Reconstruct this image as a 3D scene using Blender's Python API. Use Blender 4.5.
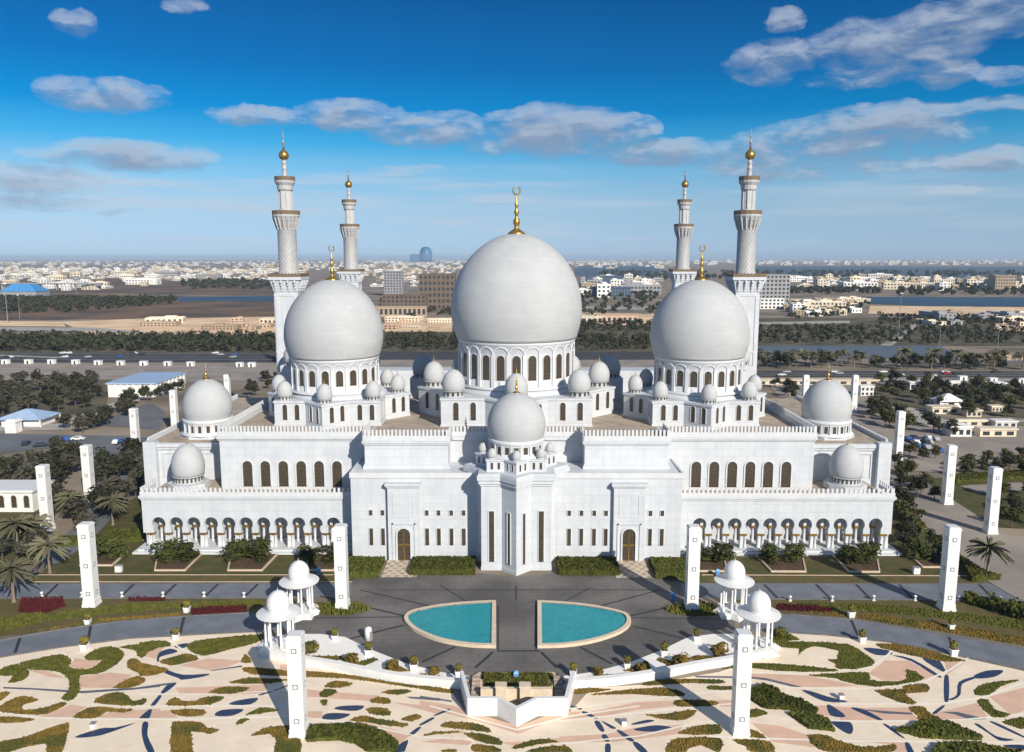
import bpy, math, random
from mathutils import Vector, Matrix
R = math.radians
random.seed(7)
for o in list(bpy.data.objects): bpy.data.objects.remove(o)
scene = bpy.context.scene
col = scene.collection

# ------------------------------------------------------------------ camera, sky, sun, exposure
F, CAMH = 800.0, 64.0
PITCH, YAW = math.atan(118 / F), math.atan(4.5 / F)
cd = bpy.data.cameras.new('camera'); cam = bpy.data.objects.new('camera', cd); col.objects.link(cam)
cd.sensor_width = 36; cd.lens = 36 * F / 1024; cd.clip_start = 1; cd.clip_end = 60000
cam.location = (0, 0, CAMH); cam.rotation_euler = (R(90) - PITCH, 0, YAW)
scene.camera = cam
SUN_EL, SUN_AZ = R(28), R(30)          # the sun stands behind the viewer, 30 degrees to the right
sd = bpy.data.lights.new('sun', 'SUN'); sd.energy = 4.3; sd.angle = R(0.5); sd.color = (1, .93, .82)
sun = bpy.data.objects.new('sun', sd); col.objects.link(sun)
sdir = Vector((math.sin(SUN_AZ) * math.cos(SUN_EL), -math.cos(SUN_AZ) * math.cos(SUN_EL), math.sin(SUN_EL)))
sun.rotation_euler = sdir.to_track_quat('Z', 'Y').to_euler(); sun.location = (60, -80, 120)
vs = scene.view_settings
vs.view_transform = 'Standard'; vs.look = 'None'; vs.gamma = 1; vs.exposure = 0.4; vs.use_curve_mapping = False
scene.cycles.max_bounces = 6; scene.cycles.volume_bounces = 0
scene.cycles.use_denoising = True

def ray(u, v):
    x = (u - 512) / F; y = (376 - v) / F
    d = (x, math.cos(PITCH) + y * math.sin(PITCH), -math.sin(PITCH) + y * math.cos(PITCH))
    c, s = math.cos(YAW), math.sin(YAW)
    return (d[0] * c - d[1] * s, d[0] * s + d[1] * c, d[2])
def G(u, v, z=0):                       # where the ground is
    d = ray(u, v); t = (z - CAMH) / d[2]
    return (d[0] * t, d[1] * t)

class NT:
    def __init__(s, tree): s.t = tree; s.n = tree.nodes; s.l = tree.links
    def new(s, typ, **kw):
        n = s.n.new(typ)
        for k, v in kw.items():
            if k.startswith('i_'): n.inputs[k[2:].replace('_', ' ')].default_value = v
            else: setattr(n, k, v)
        return n
    def put(s, a, sock):
        if isinstance(a, (int, float)): sock.default_value = a
        elif isinstance(a, tuple): sock.default_value = a if len(a) == len(sock.default_value) else a + (1,)
        else: s.l.new(a, sock)
    def math(s, op, a, b=0.0, c=None, clamp=False):
        n = s.n.new('ShaderNodeMath'); n.operation = op; n.use_clamp = clamp
        s.put(a, n.inputs[0]); s.put(b, n.inputs[1])
        if c is not None: s.put(c, n.inputs[2])
        return n.outputs[0]
    def mix(s, f, a, b, blend='MIX'):
        n = s.n.new('ShaderNodeMix'); n.data_type = 'RGBA'; n.blend_type = blend
        s.put(f, n.inputs[0]); s.put(a, n.inputs[6]); s.put(b, n.inputs[7])
        return n.outputs[2]
    def smooth(s, x, a, b, lo=0.0, hi=1.0):
        n = s.n.new('ShaderNodeMapRange'); n.interpolation_type = 'SMOOTHSTEP'
        s.put(x, n.inputs[0]); s.put(a, n.inputs[1]); s.put(b, n.inputs[2]); s.put(lo, n.inputs[3]); s.put(hi, n.inputs[4])
        return n.outputs[0]
    def noise(s, vec, scale, detail=4, rough=.55, dist=0.0):
        n = s.n.new('ShaderNodeTexNoise'); n.inputs['Scale'].default_value = scale; n.inputs['Detail'].default_value = detail
        n.inputs['Roughness'].default_value = rough; n.inputs['Distortion'].default_value = dist
        if vec is not None: s.l.new(vec, n.inputs['Vector'])
        return n.outputs[0]
    def sep(s, v):
        n = s.n.new('ShaderNodeSeparateXYZ'); s.l.new(v, n.inputs[0]); return n.outputs
    def comb(s, x, y, z=0.0):
        n = s.n.new('ShaderNodeCombineXYZ'); s.put(x, n.inputs[0]); s.put(y, n.inputs[1]); s.put(z, n.inputs[2]); return n.outputs[0]

def make_world():
    w = bpy.data.worlds.new('World'); scene.world = w; w.use_nodes = True
    t = NT(w.node_tree); t.n.clear()
    out = t.new('ShaderNodeOutputWorld'); bg = t.new('ShaderNodeBackground')
    t.l.new(bg.outputs[0], out.inputs[0])
    sky = t.new('ShaderNodeTexSky', sky_type='NISHITA', sun_disc=False, sun_elevation=SUN_EL, sun_rotation=R(180) - SUN_AZ, altitude=60, air_density=1.0, dust_density=.6, ozone_density=2.5)
    tc = t.new('ShaderNodeTexCoord'); d = t.sep(tc.outputs['Generated'])
    az = t.math('MULTIPLY', t.math('ARCTAN2', d[0], d[1]), 57.2958)
    el = t.math('MULTIPLY', t.math('ARCSINE', d[2]), 57.2958)
    # deep polarised blue overhead paling to the horizon
    ramp = t.new('ShaderNodeValToRGB'); cr = ramp.color_ramp
    stops = [(0, (.36, .50, .64)), (1.5, (.33, .495, .655)), (3.6, (.295, .475, .635)), (5.8, (.165, .42, .65)), (7.6, (.045, .325, .61)), (9.6, (.0035, .215, .52)), (12.5, (.003, .135, .395)), (17.0, (.003, .083, .275)), (30, (.003, .07, .23))]
    while len(cr.elements) < len(stops): cr.elements.new(.5)
    for e, (p, c) in zip(cr.elements, stops): e.position = p / 30; e.color = c + (1,)
    t.l.new(t.math('DIVIDE', el, 30.0, clamp=True), ramp.inputs[0])
    side = t.smooth(az, -34.0, 40.0, 1.06, .74)
    rampc = t.mix(1.0, ramp.outputs[0], t.comb(side, side, side), 'MULTIPLY')
    skyc = t.mix(1.0, sky.outputs[0], (.085, .085, .085), 'MULTIPLY')
    base = t.mix(t.smooth(el, 18.0, 40.0, 1.0, 0.0), skyc, rampc)
    # clouds: (u, v, half width, half height, weight) seen from the terrace, turned into azimuth and elevation
    blobs = [(78, 24, 20, 13, .75), (106, 96, 60, 17, 1.0), (66, 16, 14, 8, .6), (185, 5, 24, 9, .6), (258, 115, 46, 11, .95), (128, 156, 88, 15, 1.05), (28, 178, 70, 17, .85), (60, 205, 120, 10, .6),
             (352, 116, 48, 17, 1.0), (438, 130, 70, 18, .9), (562, 132, 82, 26, 1.2), (500, 140, 60, 14, .8), (652, 127, 16, 11, .6), (668, 153, 78, 14, .95), (405, 170, 44, 7, .6), (500, 200, 50, 8, .45),
             (786, 18, 20, 13, .85), (900, 42, 100, 30, .78), (980, 14, 90, 30, .8), (770, 62, 44, 24, .75), (865, 78, 60, 12, .75), (945, 72, 34, 16, .8), (1005, 76, 34, 10, .7), (885, 120, 74, 17, 1.15), (850, 138, 130, 22, .95), (780, 158, 90, 22, .85), (992, 160, 60, 12, 1.1), (1000, 104, 56, 9, .6), (880, 166, 70, 10, .65), (955, 188, 44, 6, .6)]
    blobs += [(-160, 60, 120, 40, .9), (-140, 170, 140, 26, .9), (1180, 60, 120, 40, .9), (1190, 150, 120, 24, .9)]
    g = bpy.data.node_groups.new('cloud_field', 'ShaderNodeTree')
    g.interface.new_socket('P', in_out='INPUT', socket_type='NodeSocketVector'); g.interface.new_socket('Density', in_out='OUTPUT', socket_type='NodeSocketFloat')
    q = NT(g); gi = g.nodes.new('NodeGroupInput'); go = g.nodes.new('NodeGroupOutput')
    warp = q.new('ShaderNodeTexNoise'); warp.inputs['Scale'].default_value = .55; warp.inputs['Detail'].default_value = 3
    q.l.new(gi.outputs[0], warp.inputs['Vector'])
    p = q.sep(gi.outputs[0]); wv = q.sep(warp.outputs['Color'])
    px = q.math('ADD', p[0], q.math('MULTIPLY_ADD', wv[0], 2.4, -1.2)); py = q.math('ADD', p[1], q.math('MULTIPLY_ADD', wv[1], 1.0, -.5))
    acc = None
    for (u, v, rx, ry, wt) in blobs:
        def ae(u, v):
            r = Vector(ray(u, v)).normalized(); return math.degrees(math.atan2(r.x, r.y)), math.degrees(math.asin(r.z))
        a, e = ae(u, v); ax = abs(ae(u + rx * 1.3, v)[0] - a); ey = abs(ae(u, v - ry * 1.25)[1] - e)
        dx = q.math('MULTIPLY_ADD', px, 1 / ax, -a / ax); dy = q.math('MULTIPLY_ADD', py, 1 / ey, -e / ey)
        k = q.math('ADD', q.math('MULTIPLY', dx, dx), q.math('MULTIPLY', dy, dy))
        f = q.math('MULTIPLY', q.math('POWER', q.math('SUBTRACT', 1.0, k, clamp=True), .8), wt)
        acc = f if acc is None else q.math('MAXIMUM', acc, f)
    st = q.comb(q.math('MULTIPLY', p[0], .36), p[1])
    n1 = q.noise(st, .95, 10, .62, .4); n2 = q.noise(st, .35, 3, .5)
    dens = q.math('ADD', q.math('MULTIPLY', acc, 1.05), q.math('MULTIPLY_ADD', n1, 2.3, -1.5))
    dens = q.math('ADD', dens, q.math('MULTIPLY_ADD', n2, .9, -.45))
    dens = q.math('SUBTRACT', dens, q.math('MULTIPLY', q.math('SUBTRACT', .35, acc, clamp=True), 2.5))
    q.l.new(dens, go.inputs[0])
    def field(vec):
        n = t.new('ShaderNodeGroup'); n.node_tree = g; t.l.new(vec, n.inputs[0]); return n.outputs[0]
    P0 = t.comb(az, el); P1 = t.comb(t.math('ADD', az, .25), t.math('ADD', el, .75))
    d0, d1 = field(P0), field(P1)
    cover = t.smooth(d0, -.35, 1.0, 0.0, .88)
    lit = t.smooth(t.math('SUBTRACT', d0, d1), -.2, .75)
    thick = t.smooth(d0, .2, 1.0)
    ccol = t.mix(lit, (.185, .245, .345, 1), (.41, .465, .545, 1))
    ccol = t.mix(t.math('MULTIPLY', thick, .45), ccol, (.20, .25, .36, 1))
    vn = t.noise(t.comb(t.math('MULTIPLY', az, .06), t.math('MULTIPLY', el, .75)), 1.0, 7, .55, .3)
    band = t.math('MULTIPLY', t.smooth(el, .3, 1.6), t.smooth(el, 4.6, 7.0, 1.0, 0.0))
    veil = t.math('MULTIPLY', t.math('MULTIPLY', t.smooth(vn, .44, .68), band), t.smooth(az, -10.0, 25.0, .75, .4))
    base = t.mix(veil, base, (.40, .475, .57, 1))
    t.l.new(t.mix(cover, base, ccol), bg.inputs[0]); bg.inputs[1].default_value = 1.0
make_world()

# ------------------------------------------------------------------ object helpers
def tag(o, label=None, cat=None, group=None, kind=None):
    if label: o['label'] = label
    if cat: o['category'] = cat
    if group: o['group'] = group
    if kind: o['kind'] = kind
    return o
def empty(name, loc=(0, 0, 0), rz=0):
    o = bpy.data.objects.new(name, None); col.objects.link(o); o.location = loc; o.rotation_euler = (0, 0, rz)
    o.empty_display_size = .5
    return o
def wloc(o):
    v = Vector((0, 0, 0))
    while o: v += o.location; o = o.parent
    return v
def copy_tree(o, parent=None):
    c = o.copy(); col.objects.link(c)
    if parent: c.parent = parent
    for ch in o.children: copy_tree(ch, c)
    return c

class MB:
    def __init__(s): s.v = []; s.f = []; s.m = []; s.sm = []; s.mi = 0; s.smooth = False
    def add(s, vs, fs):
        b = len(s.v); s.v += [tuple(p) for p in vs]
        for f in fs: s.f.append(tuple(b + i for i in f)); s.m.append(s.mi); s.sm.append(s.smooth)
        return s
    def box(s, x0, x1, y0, y1, z0, z1):
        vs = [(x0, y0, z0), (x1, y0, z0), (x1, y1, z0), (x0, y1, z0), (x0, y0, z1), (x1, y0, z1), (x1, y1, z1), (x0, y1, z1)]
        return s.add(vs, [(0, 3, 2, 1), (4, 5, 6, 7), (0, 1, 5, 4), (1, 2, 6, 5), (2, 3, 7, 6), (3, 0, 4, 7)])
    def obox(s, cx, cy, ang, w, d, z0, z1):     # box of width w across, depth d along the outward direction ang
        c, sn = math.cos(ang), math.sin(ang); vs = []
        for z in (z0, z1):
            for a, b in ((-d / 2, -w / 2), (d / 2, -w / 2), (d / 2, w / 2), (-d / 2, w / 2)):
                vs.append((cx + a * c - b * sn, cy + a * sn + b * c, z))
        return s.add(vs, [(0, 3, 2, 1), (4, 5, 6, 7), (0, 1, 5, 4), (1, 2, 6, 5), (2, 3, 7, 6), (3, 0, 4, 7)])
    def prism(s, pts, z0, z1, top=1.0, cap=True, c=None):
        n = len(pts)
        if sum(pts[i][0] * pts[(i + 1) % n][1] - pts[(i + 1) % n][0] * pts[i][1] for i in range(n)) < 0: pts = pts[::-1]
        if c is None: c = (sum(p[0] for p in pts) / n, sum(p[1] for p in pts) / n)
        vs = [(p[0], p[1], z0) for p in pts] + [(c[0] + (p[0] - c[0]) * top, c[1] + (p[1] - c[1]) * top, z1) for p in pts]
        fs = [(i, (i + 1) % n, n + (i + 1) % n, n + i) for i in range(n)]
        if cap: fs += [tuple(range(n, 2 * n)), tuple(range(n - 1, -1, -1))]
        return s.add(vs, fs)
    def sheet(s, pts, z):
        n = len(pts)
        if sum(pts[i][0] * pts[(i + 1) % n][1] - pts[(i + 1) % n][0] * pts[i][1] for i in range(n)) < 0: pts = pts[::-1]
        return s.add([(p[0], p[1], z) for p in pts], [tuple(range(n))])
    def strip(s, pts, w, z):
        for (a, b) in zip(pts, pts[1:]):
            z += .00012
            d = Vector((b[0] - a[0], b[1] - a[1])); 
            if d.length < 1e-6: continue
            d.normalize(); nx, ny = -d.y * w / 2, d.x * w / 2
            s.add([(a[0] + nx, a[1] + ny, z), (a[0] - nx, a[1] - ny, z), (b[0] - nx, b[1] - ny, z), (b[0] + nx, b[1] + ny, z)], [(0, 1, 2, 3)])
        return s
    def lathe(s, prof, cx=0, cy=0, seg=24, rot=0.0):
        b = len(s.v); n = len(prof)
        for (r, z) in prof:
            for k in range(seg):
                a = rot + 2 * math.pi * k / seg; s.v.append((cx + r * math.cos(a), cy + r * math.sin(a), z))
        def fc(t): s.f.append(t); s.m.append(s.mi); s.sm.append(s.smooth)
        for i in range(n - 1):
            for k in range(seg):
                k2 = (k + 1) % seg
                fc((b + i * seg + k, b + i * seg + k2, b + (i + 1) * seg + k2, b + (i + 1) * seg + k))
        sm = s.smooth; s.smooth = False
        if prof[0][0] > .01: fc(tuple(b + k for k in range(seg - 1, -1, -1)))
        if prof[-1][0] > .01: fc(tuple(b + (n - 1) * seg + k for k in range(seg)))
        s.smooth = sm
        return s
    def tube(s, a, b, r0, r1, seg=6):
        a, b = Vector(a), Vector(b); d = (b - a).normalized(); u = d.orthogonal().normalized(); w = d.cross(u); vs = []
        for p, r in ((a, r0), (b, r1)):
            for k in range(seg):
                t = 2 * math.pi * k / seg; vs.append(p + u * (r * math.cos(t)) + w * (r * math.sin(t)))
        return s.add(vs, [(k, (k + 1) % seg, seg + (k + 1) % seg, seg + k) for k in range(seg)] + [tuple(range(seg, 2 * seg)), tuple(range(seg - 1, -1, -1))])
    def build(s, name, mats, parent=None, origin=None):
        me = bpy.data.meshes.new(name); off = wloc(parent) if parent else Vector((0, 0, 0))
        loc = Vector(origin) - off if origin else Vector((0, 0, 0)); off = off + loc
        me.from_pydata([(v[0] - off.x, v[1] - off.y, v[2] - off.z) for v in s.v], [], s.f)
        for m in (mats if isinstance(mats, (list, tuple)) else [mats]): me.materials.append(m)
        me.polygons.foreach_set('material_index', s.m); me.polygons.foreach_set('use_smooth', s.sm); me.update()
        o = bpy.data.objects.new(name, me); col.objects.link(o); o.location = loc
        if parent: o.parent = parent
        return o

# ------------------------------------------------------------------ materials
def mat(name, c1, c2=None, scale=1.0, rough=.7, metal=0.0, bump=0.0, bscale=None, detail=5, spec=.3, rnd=0.0, lo=.35, hi=.65, extra=None):
    m = bpy.data.materials.new(name); m.use_nodes = True; t = NT(m.node_tree); bs = t.n['Principled BSDF']
    bs.inputs['Roughness'].default_value = rough; bs.inputs['Metallic'].default_value = metal; bs.inputs['Specular IOR Level'].default_value = spec
    tc = t.new('ShaderNodeTexCoord'); v = tc.outputs['Object']
    c = c1 + (1,)
    if c2:
        f = t.smooth(t.noise(v, scale, detail), lo, hi); c = t.mix(f, c1 + (1,), c2 + (1,))
    if extra: c = extra(t, v, c)
    if rnd:
        oi = t.new('ShaderNodeObjectInfo'); k = t.math('MULTIPLY_ADD', oi.outputs['Random'], 2 * rnd, 1 - rnd)
        c = t.mix(1.0, c, t.comb(k, k, k), 'MULTIPLY')
    t.put(c, bs.inputs['Base Color'])
    if bump:
        b = t.new('ShaderNodeBump'); b.inputs['Strength'].default_value = 1; b.inputs['Distance'].default_value = bump
        t.l.new(t.noise(v, bscale or scale * 3, 6), b.inputs['Height']); t.l.new(b.outputs[0], bs.inputs['Normal'])
    return m
def slab_lines(w, h, dark, mode='wall', soft=.02):      # joints between slabs
    def fn(t, v, c):
        x, y, z = t.sep(v)
        if mode == 'wall': vec = t.comb(t.math('ADD', x, y), z)
        elif mode == 'dome': vec = t.comb(t.math('MULTIPLY', t.math('ARCTAN2', y, x), 10.0), z)
        else: vec = v
        b = t.new('ShaderNodeTexBrick'); b.offset = .5
        b.inputs['Scale'].default_value = 1; b.inputs['Brick Width'].default_value = w; b.inputs['Row Height'].default_value = h
        b.inputs['Mortar Size'].default_value = soft; b.inputs['Mortar Smooth'].default_value = .3
        b.inputs['Color1'].default_value = (1, 1, 1, 1); b.inputs['Color2'].default_value = (.94, .95, .96, 1); b.inputs['Mortar'].default_value = (dark, dark, dark, 1)
        t.l.new(vec, b.inputs['Vector'])
        return t.mix(1.0, c, b.outputs[0], 'MULTIPLY')
    return fn
def lattice(t, v, c):                                   # carved diamond lattice on the minaret shafts
    x, y, z = t.sep(v); a = t.math('MULTIPLY', t.math('ARCTAN2', y, x), 16 / (2 * math.pi)); zz = t.math('MULTIPLY', z, .62)
    f1 = t.math('ABSOLUTE', t.math('SUBTRACT', t.math('FRACT', t.math('ADD', a, zz)), .5))
    f2 = t.math('ABSOLUTE', t.math('SUBTRACT', t.math('FRACT', t.math('SUBTRACT', a, zz)), .5))
    k = t.smooth(t.math('MINIMUM', f1, f2), .06, .14, .72, 1.0)
    return t.mix(1.0, c, t.comb(k, k, k), 'MULTIPLY')
def grille(t, v, c):                                    # gilded lattice in front of dark glass
    x, y, z = t.sep(v); u = t.math('ADD', x, y)
    a = t.math('ABSOLUTE', t.math('SUBTRACT', t.math('FRACT', t.math('MULTIPLY', u, 1.7)), .5))
    b = t.math('ABSOLUTE', t.math('SUBTRACT', t.math('FRACT', t.math('MULTIPLY', z, 1.1)), .5))
    k = t.smooth(t.math('MINIMUM', a, b), .05, .1, 1.0, 0.0)
    return t.mix(k, c, (.085, .062, .033, 1))
def clad(t, v, c):                                      # panel joints, faint tone changes from slab to slab, dust washed down the walls
    c = slab_lines(3.6, 1.8, .86, 'wall', .07)(t, v, c)
    x, y, z = t.sep(v); n = t.noise(t.comb(t.math('MULTIPLY', t.math('ADD', x, y), .9), t.math('MULTIPLY', z, .05)), 1.0, 5)
    k = t.smooth(n, .3, .7, .95, 1.02); return t.mix(1.0, c, t.comb(k, t.math('MULTIPLY', k, .995), t.math('MULTIPLY', k, .985)), 'MULTIPLY')
M = {}
M['marble'] = mat('white_marble', (.585, .61, .64), (.545, .57, .605), .25, .45, bump=.004, bscale=6, extra=clad, spec=.35)
M['trim'] = mat('pale_marble', (.74, .74, .72), (.69, .69, .68), .8, .45, spec=.4)
M['shaftp'] = mat('minaret_marble', (.47, .47, .465), (.42, .42, .42), .8, .6, spec=.25)
M['ctrim'] = mat('cornice_marble', (.60, .615, .63), (.555, .57, .59), .8, .6, spec=.25)
M['domem'] = mat('dome_marble', (.465, .475, .48), (.435, .445, .45), .2, .75, bump=.003, bscale=3, extra=slab_lines(2.4, 1.2, .92, 'dome', .07), spec=.15)
M['shaft'] = mat('carved_shaft', (.44, .44, .435), (.39, .39, .39), .6, .5, extra=lattice)
M['gold'] = mat('gilding', (.55, .35, .10), (.42, .26, .07), 2, .35, metal=.8)
M['bronze'] = mat('brown_rail', (.19, .135, .09), (.14, .10, .065), 2, .6)
M['glass'] = mat('window_grille', (.035, .03, .025), (.07, .055, .04), 2.2, .3, extra=grille, spec=.5)
M['roof'] = mat('roof_paving', (.44, .36, .285), (.33, .27, .21), .35, .85, extra=slab_lines(2, 2, .8, 'flat', .04))
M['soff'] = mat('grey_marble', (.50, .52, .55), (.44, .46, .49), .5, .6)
M['inlay'] = mat('inlay_stone', (.23, .23, .24), (.3, .3, .3), 2, .5)

# ------------------------------------------------------------------ the setting: ground and paving
def Q(ox, pts, s=6.269): return [G(ox + x / s, 632 + y / s) for x, y in pts]
def P(*pts): return [G(u, v) for u, v in pts]
def struct(name, mb, m): return tag(mb.build(name, m), kind='structure')
def mirror(pts): return [(-x, y) for x, y in pts]
def smoothpoly(pts, n=3):                     # Catmull-Rom through a closed outline
    out = []; k = len(pts)
    for i in range(k):
        p0, p1, p2, p3 = (Vector(pts[(i + j - 1) % k]) for j in range(4))
        for a in range(n):
            t = a / n
            p = .5 * ((2 * p1) + (p2 - p0) * t + (2 * p0 - 5 * p1 + 4 * p2 - p3) * t * t + (3 * p1 - p0 - 3 * p2 + p3) * t ** 3)
            out.append((p.x, p.y))
    return out
def wobble(t, v, c):
    k = t.smooth(t.noise(v, .012, 6), .3, .7, .8, 1.15)
    return t.mix(1.0, c, t.comb(k, k, k), 'MULTIPLY')
M['ground'] = mat('dry_ground', (.30, .245, .185), (.15, .122, .092), .02, .95, detail=9, extra=wobble)
M['sand'] = mat('sand', (.82, .58, .36), (.62, .44, .28), .03, .95, detail=8)
M['darkfield'] = mat('dark_field', (.075, .06, .05), (.19, .115, .065), .012, .95, detail=8)
M['scrub'] = mat('scrub', (.07, .07, .04), (.14, .115, .075), .05, .95, detail=9)
M['lot'] = mat('parking_lot', (.33, .285, .24), (.24, .21, .185), .06, .9, detail=8)
M['asphalt'] = mat('asphalt', (.065, .068, .075), (.05, .052, .058), .1, .85, detail=8)
M['greyroad'] = mat('grey_road', (.16, .17, .18), (.125, .13, .14), .08, .85, detail=8)
M['concrete'] = mat('concrete', (.42, .39, .35), (.33, .31, .28), .2, .85)
M['lawn'] = mat('lawn', (.055, .065, .018), (.10, .08, .03), .35, .95, bump=.05, bscale=6)
M['drylawn'] = mat('dry_lawn', (.13, .095, .035), (.09, .085, .03), .4, .95, bump=.05, bscale=6)
M['water'] = mat('sea_water', (.03, .075, .13), (.04, .09, .15), .01, .6, spec=.2)
M['canal'] = mat('canal_water', (.105, .135, .17), (.12, .15, .185), .01, .6, spec=.2)
M['farwater'] = mat('bay_water', (.05, .08, .12), (.07, .10, .13), .002, .6, spec=.2)
M['plaza'] = mat('plaza_granite', (.105, .098, .094), (.185, .17, .16), .06, .8, extra=slab_lines(3.0, 1.5, .76, 'flat', .08), spec=.2)
M['paver'] = mat('blue_grey_pavers', (.19, .205, .235), (.15, .165, .19), .25, .75, extra=slab_lines(1.2, .6, .8, 'flat', .04))
M['joint'] = mat('dark_joint', (.03, .03, .032), (.042, .042, .045), .5, .8)
M['joint2'] = mat('grey_kerb', (.13, .13, .135), (.18, .18, .18), .6, .8)
M['cream'] = mat('cream_marble', (.90, .755, .575), (.84, .69, .525), .3, .6, extra=slab_lines(1.8, .9, .93, 'flat', .03))
M['pink'] = mat('pink_marble', (.76, .495, .35), (.69, .45, .325), .4, .6, extra=slab_lines(1.8, .9, .92, 'flat', .03))
M['navy'] = mat('navy_inlay', (.025, .045, .10), (.035, .06, .12), .8, .5)
M['greyline'] = mat('grey_inlay', (.13, .14, .17), (.10, .11, .14), .8, .5)
M['ivory'] = mat('ivory_line', (.90, .84, .72), (.86, .80, .68), .6, .6)
M['whitepave'] = mat('white_paving', (.88, .85, .80), (.84, .81, .76), .5, .6, extra=slab_lines(1, 1, .93, 'flat', .03))
M['kerb'] = mat('sandstone_kerb', (.60, .47, .35), (.52, .41, .31), .8, .8)
M['checker'] = mat('stair_stone', (.55, .46, .36), None, 1, .8)
M['soil'] = mat('soil', (.10, .065, .035), (.07, .05, .03), .6, .95, bump=.05)

g = MB(); N = 30000
g.sheet([(-N, -200), (N, -200), (N, N), (-N, N)], 0); struct('ground', g, M['ground'])

def area(name, m, z, *polys):
    g = MB()
    for i, p in enumerate(polys): g.sheet(p, z + i * (.0006 if z < .1 else .003))
    return struct(name, g, M[m])
# far bands
area('bay_water', 'farwater', .5, P((740, 266), (1150, 267), (1150, 279), (930, 281), (740, 279)), P((575, 266), (660, 266), (660, 276), (575, 276)))
area('creek_water', 'water', .5, P((868, 297), (1100, 298), (1100, 307), (940, 306.5), (868, 304)))
area('channel_water', 'water', .45, P((178, 297.5), (240, 296.5), (300, 296), (300, 300.5), (178, 301.5)))
area('dark_field', 'darkfield', .3, P((-60, 292), (180, 296), (300, 300), (300, 317), (150, 318), (-60, 322)), P((-60, 272), (300, 286), (300, 296), (-60, 292)))
area('sand_flats', 'sand', .35, P((60, 322), (140, 319), (300, 316.5), (300, 336), (180, 336), (90, 335)), P((870, 306), (1100, 308), (1100, 318), (960, 316), (868, 314)), P((385, 318), (452, 318), (452, 332), (385, 332)), P((580, 313), (655, 314), (655, 324), (580, 325)), P((1000, 318), (1100, 318), (1100, 333), (990, 331)), P((790, 299), (850, 299), (845, 304), (790, 304)), P((955, 356), (1100, 355), (1100, 361), (960, 361)), P((-60, 320), (62, 322), (66, 327), (-60, 326)))
area('scrub_ground', 'scrub', .25, P((-60, 336), (300, 337), (300, 352.5), (-60, 352.5)), P((740, 318), (1100, 318), (1100, 346), (740, 346)), P((380, 330), (660, 326), (660, 352), (380, 352)), P((-60, 381), (112, 380), (105, 412), (-60, 424)), P((868, 384), (1100, 384), (1100, 425), (868, 404)))
area('far_road', 'concrete', .4, P((880, 346), (905, 330), (914, 322), (920, 322), (912, 331), (892, 346)), P((740, 323), (850, 321), (850, 323.5), (740, 325.5)), P((575, 306.5), (660, 306.5), (660, 310), (575, 310)), P((-60, 327), (95, 328), (150, 333), (140, 335), (90, 331.5), (-60, 331)))
area('highway', 'asphalt', .2, P((-80, 353), (300, 353), (300, 362.5), (-80, 362.5)), P((380, 352), (660, 352), (660, 360), (380, 360)), P((730, 371), (1120, 372), (1120, 377.5), (730, 377)))
area('canal_water', 'canal', .22, P((730, 345.5), (940, 346), (955, 355), (940, 358.5), (730, 358.5)))
area('service_road', 'greyroad', .235, P((935, 358.5), (955, 355), (1010, 360), (1120, 362), (1120, 365), (960, 362)))
lane = MB()
for v, w in ((354, .5), (357, .35), (359.5, .35)):
    lane.strip(P((-80, v), (300, v + .3)), w * 2.4, .24)
lane.strip(P((-80, 353.5), (0, 355.5), (60, 358)), 5, .235)
rs = random.Random(9)
for k in range(26):
    u, v = rs.uniform(-20, 260), rs.uniform(366, 380); lane.strip(P((u, v), (u + rs.uniform(12, 60), v + rs.uniform(-.4, .4))), rs.uniform(1, 2.6), .172 + k * .002)
for v in (373.5, 375.5): lane.strip(P((730, v), (1120, v + .5)), .8, .24)
struct('lane_marking', lane, M['concrete'])
area('paved_lots', 'lot', .15, P((-80, 363), (300, 363), (300, 382), (110, 382), (-80, 381)), P((380, 360), (660, 360), (660, 400), (380, 400)), P((730, 378), (1120, 379), (1120, 386), (730, 386)), P((860, 424), (1100, 428), (1100, 452), (1030, 452), (955, 474), (890, 470)), P((770, 386), (870, 386), (890, 425), (800, 425)))
area('forecourt_road', 'greyroad', .12, P((-80, 432), (120, 436), (160, 440), (160, 480), (128, 500), (88, 545), (55, 565), (40, 560), (110, 492), (130, 462), (60, 447), (-80, 462)), P((95, 425), (150, 402), (165, 412), (160, 430)))
area('orchard_path', 'concrete', .19, P((868, 386.5), (1100, 391), (1100, 392.2), (868, 387.6)), P((890, 398), (1100, 402), (1100, 403.5), (890, 399.3)), P((905, 409), (935, 410), (1100, 414), (1100, 415.6), (905, 410.5)), P((960, 420), (1100, 421), (1100, 423), (960, 422)))
area('sandstone_path', 'concrete', .16, P((-80, 425), (58, 424), (100, 407), (150, 391), (160, 394), (108, 412), (70, 430), (-80, 434)), P((868, 395), (886, 394), (910, 407), (945, 420), (990, 427), (940, 430), (885, 412)))
area('side_avenue', 'lot', .10, P((886, 472), (903, 468), (940, 492), (1024, 546), (1100, 590), (1100, 630), (1024, 603), (985, 580), (930, 530), (886, 492)), P((960, 486), (1100, 478), (1100, 484), (980, 494)), P((985, 536), (1100, 538), (1100, 552), (1000, 552)))
area('side_lawn', 'lawn', .004, P((40, 575), (92, 520), (150, 490), (150, 552), (350, 555), (352, 584), (20, 584)), P((888, 490), (925, 530), (975, 582), (680, 584), (682, 558), (885, 556)), P((-60, 500), (60, 500), (40, 560), (-60, 590)), P((905, 480), (1060, 470), (1060, 530), (1000, 528)))
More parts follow.
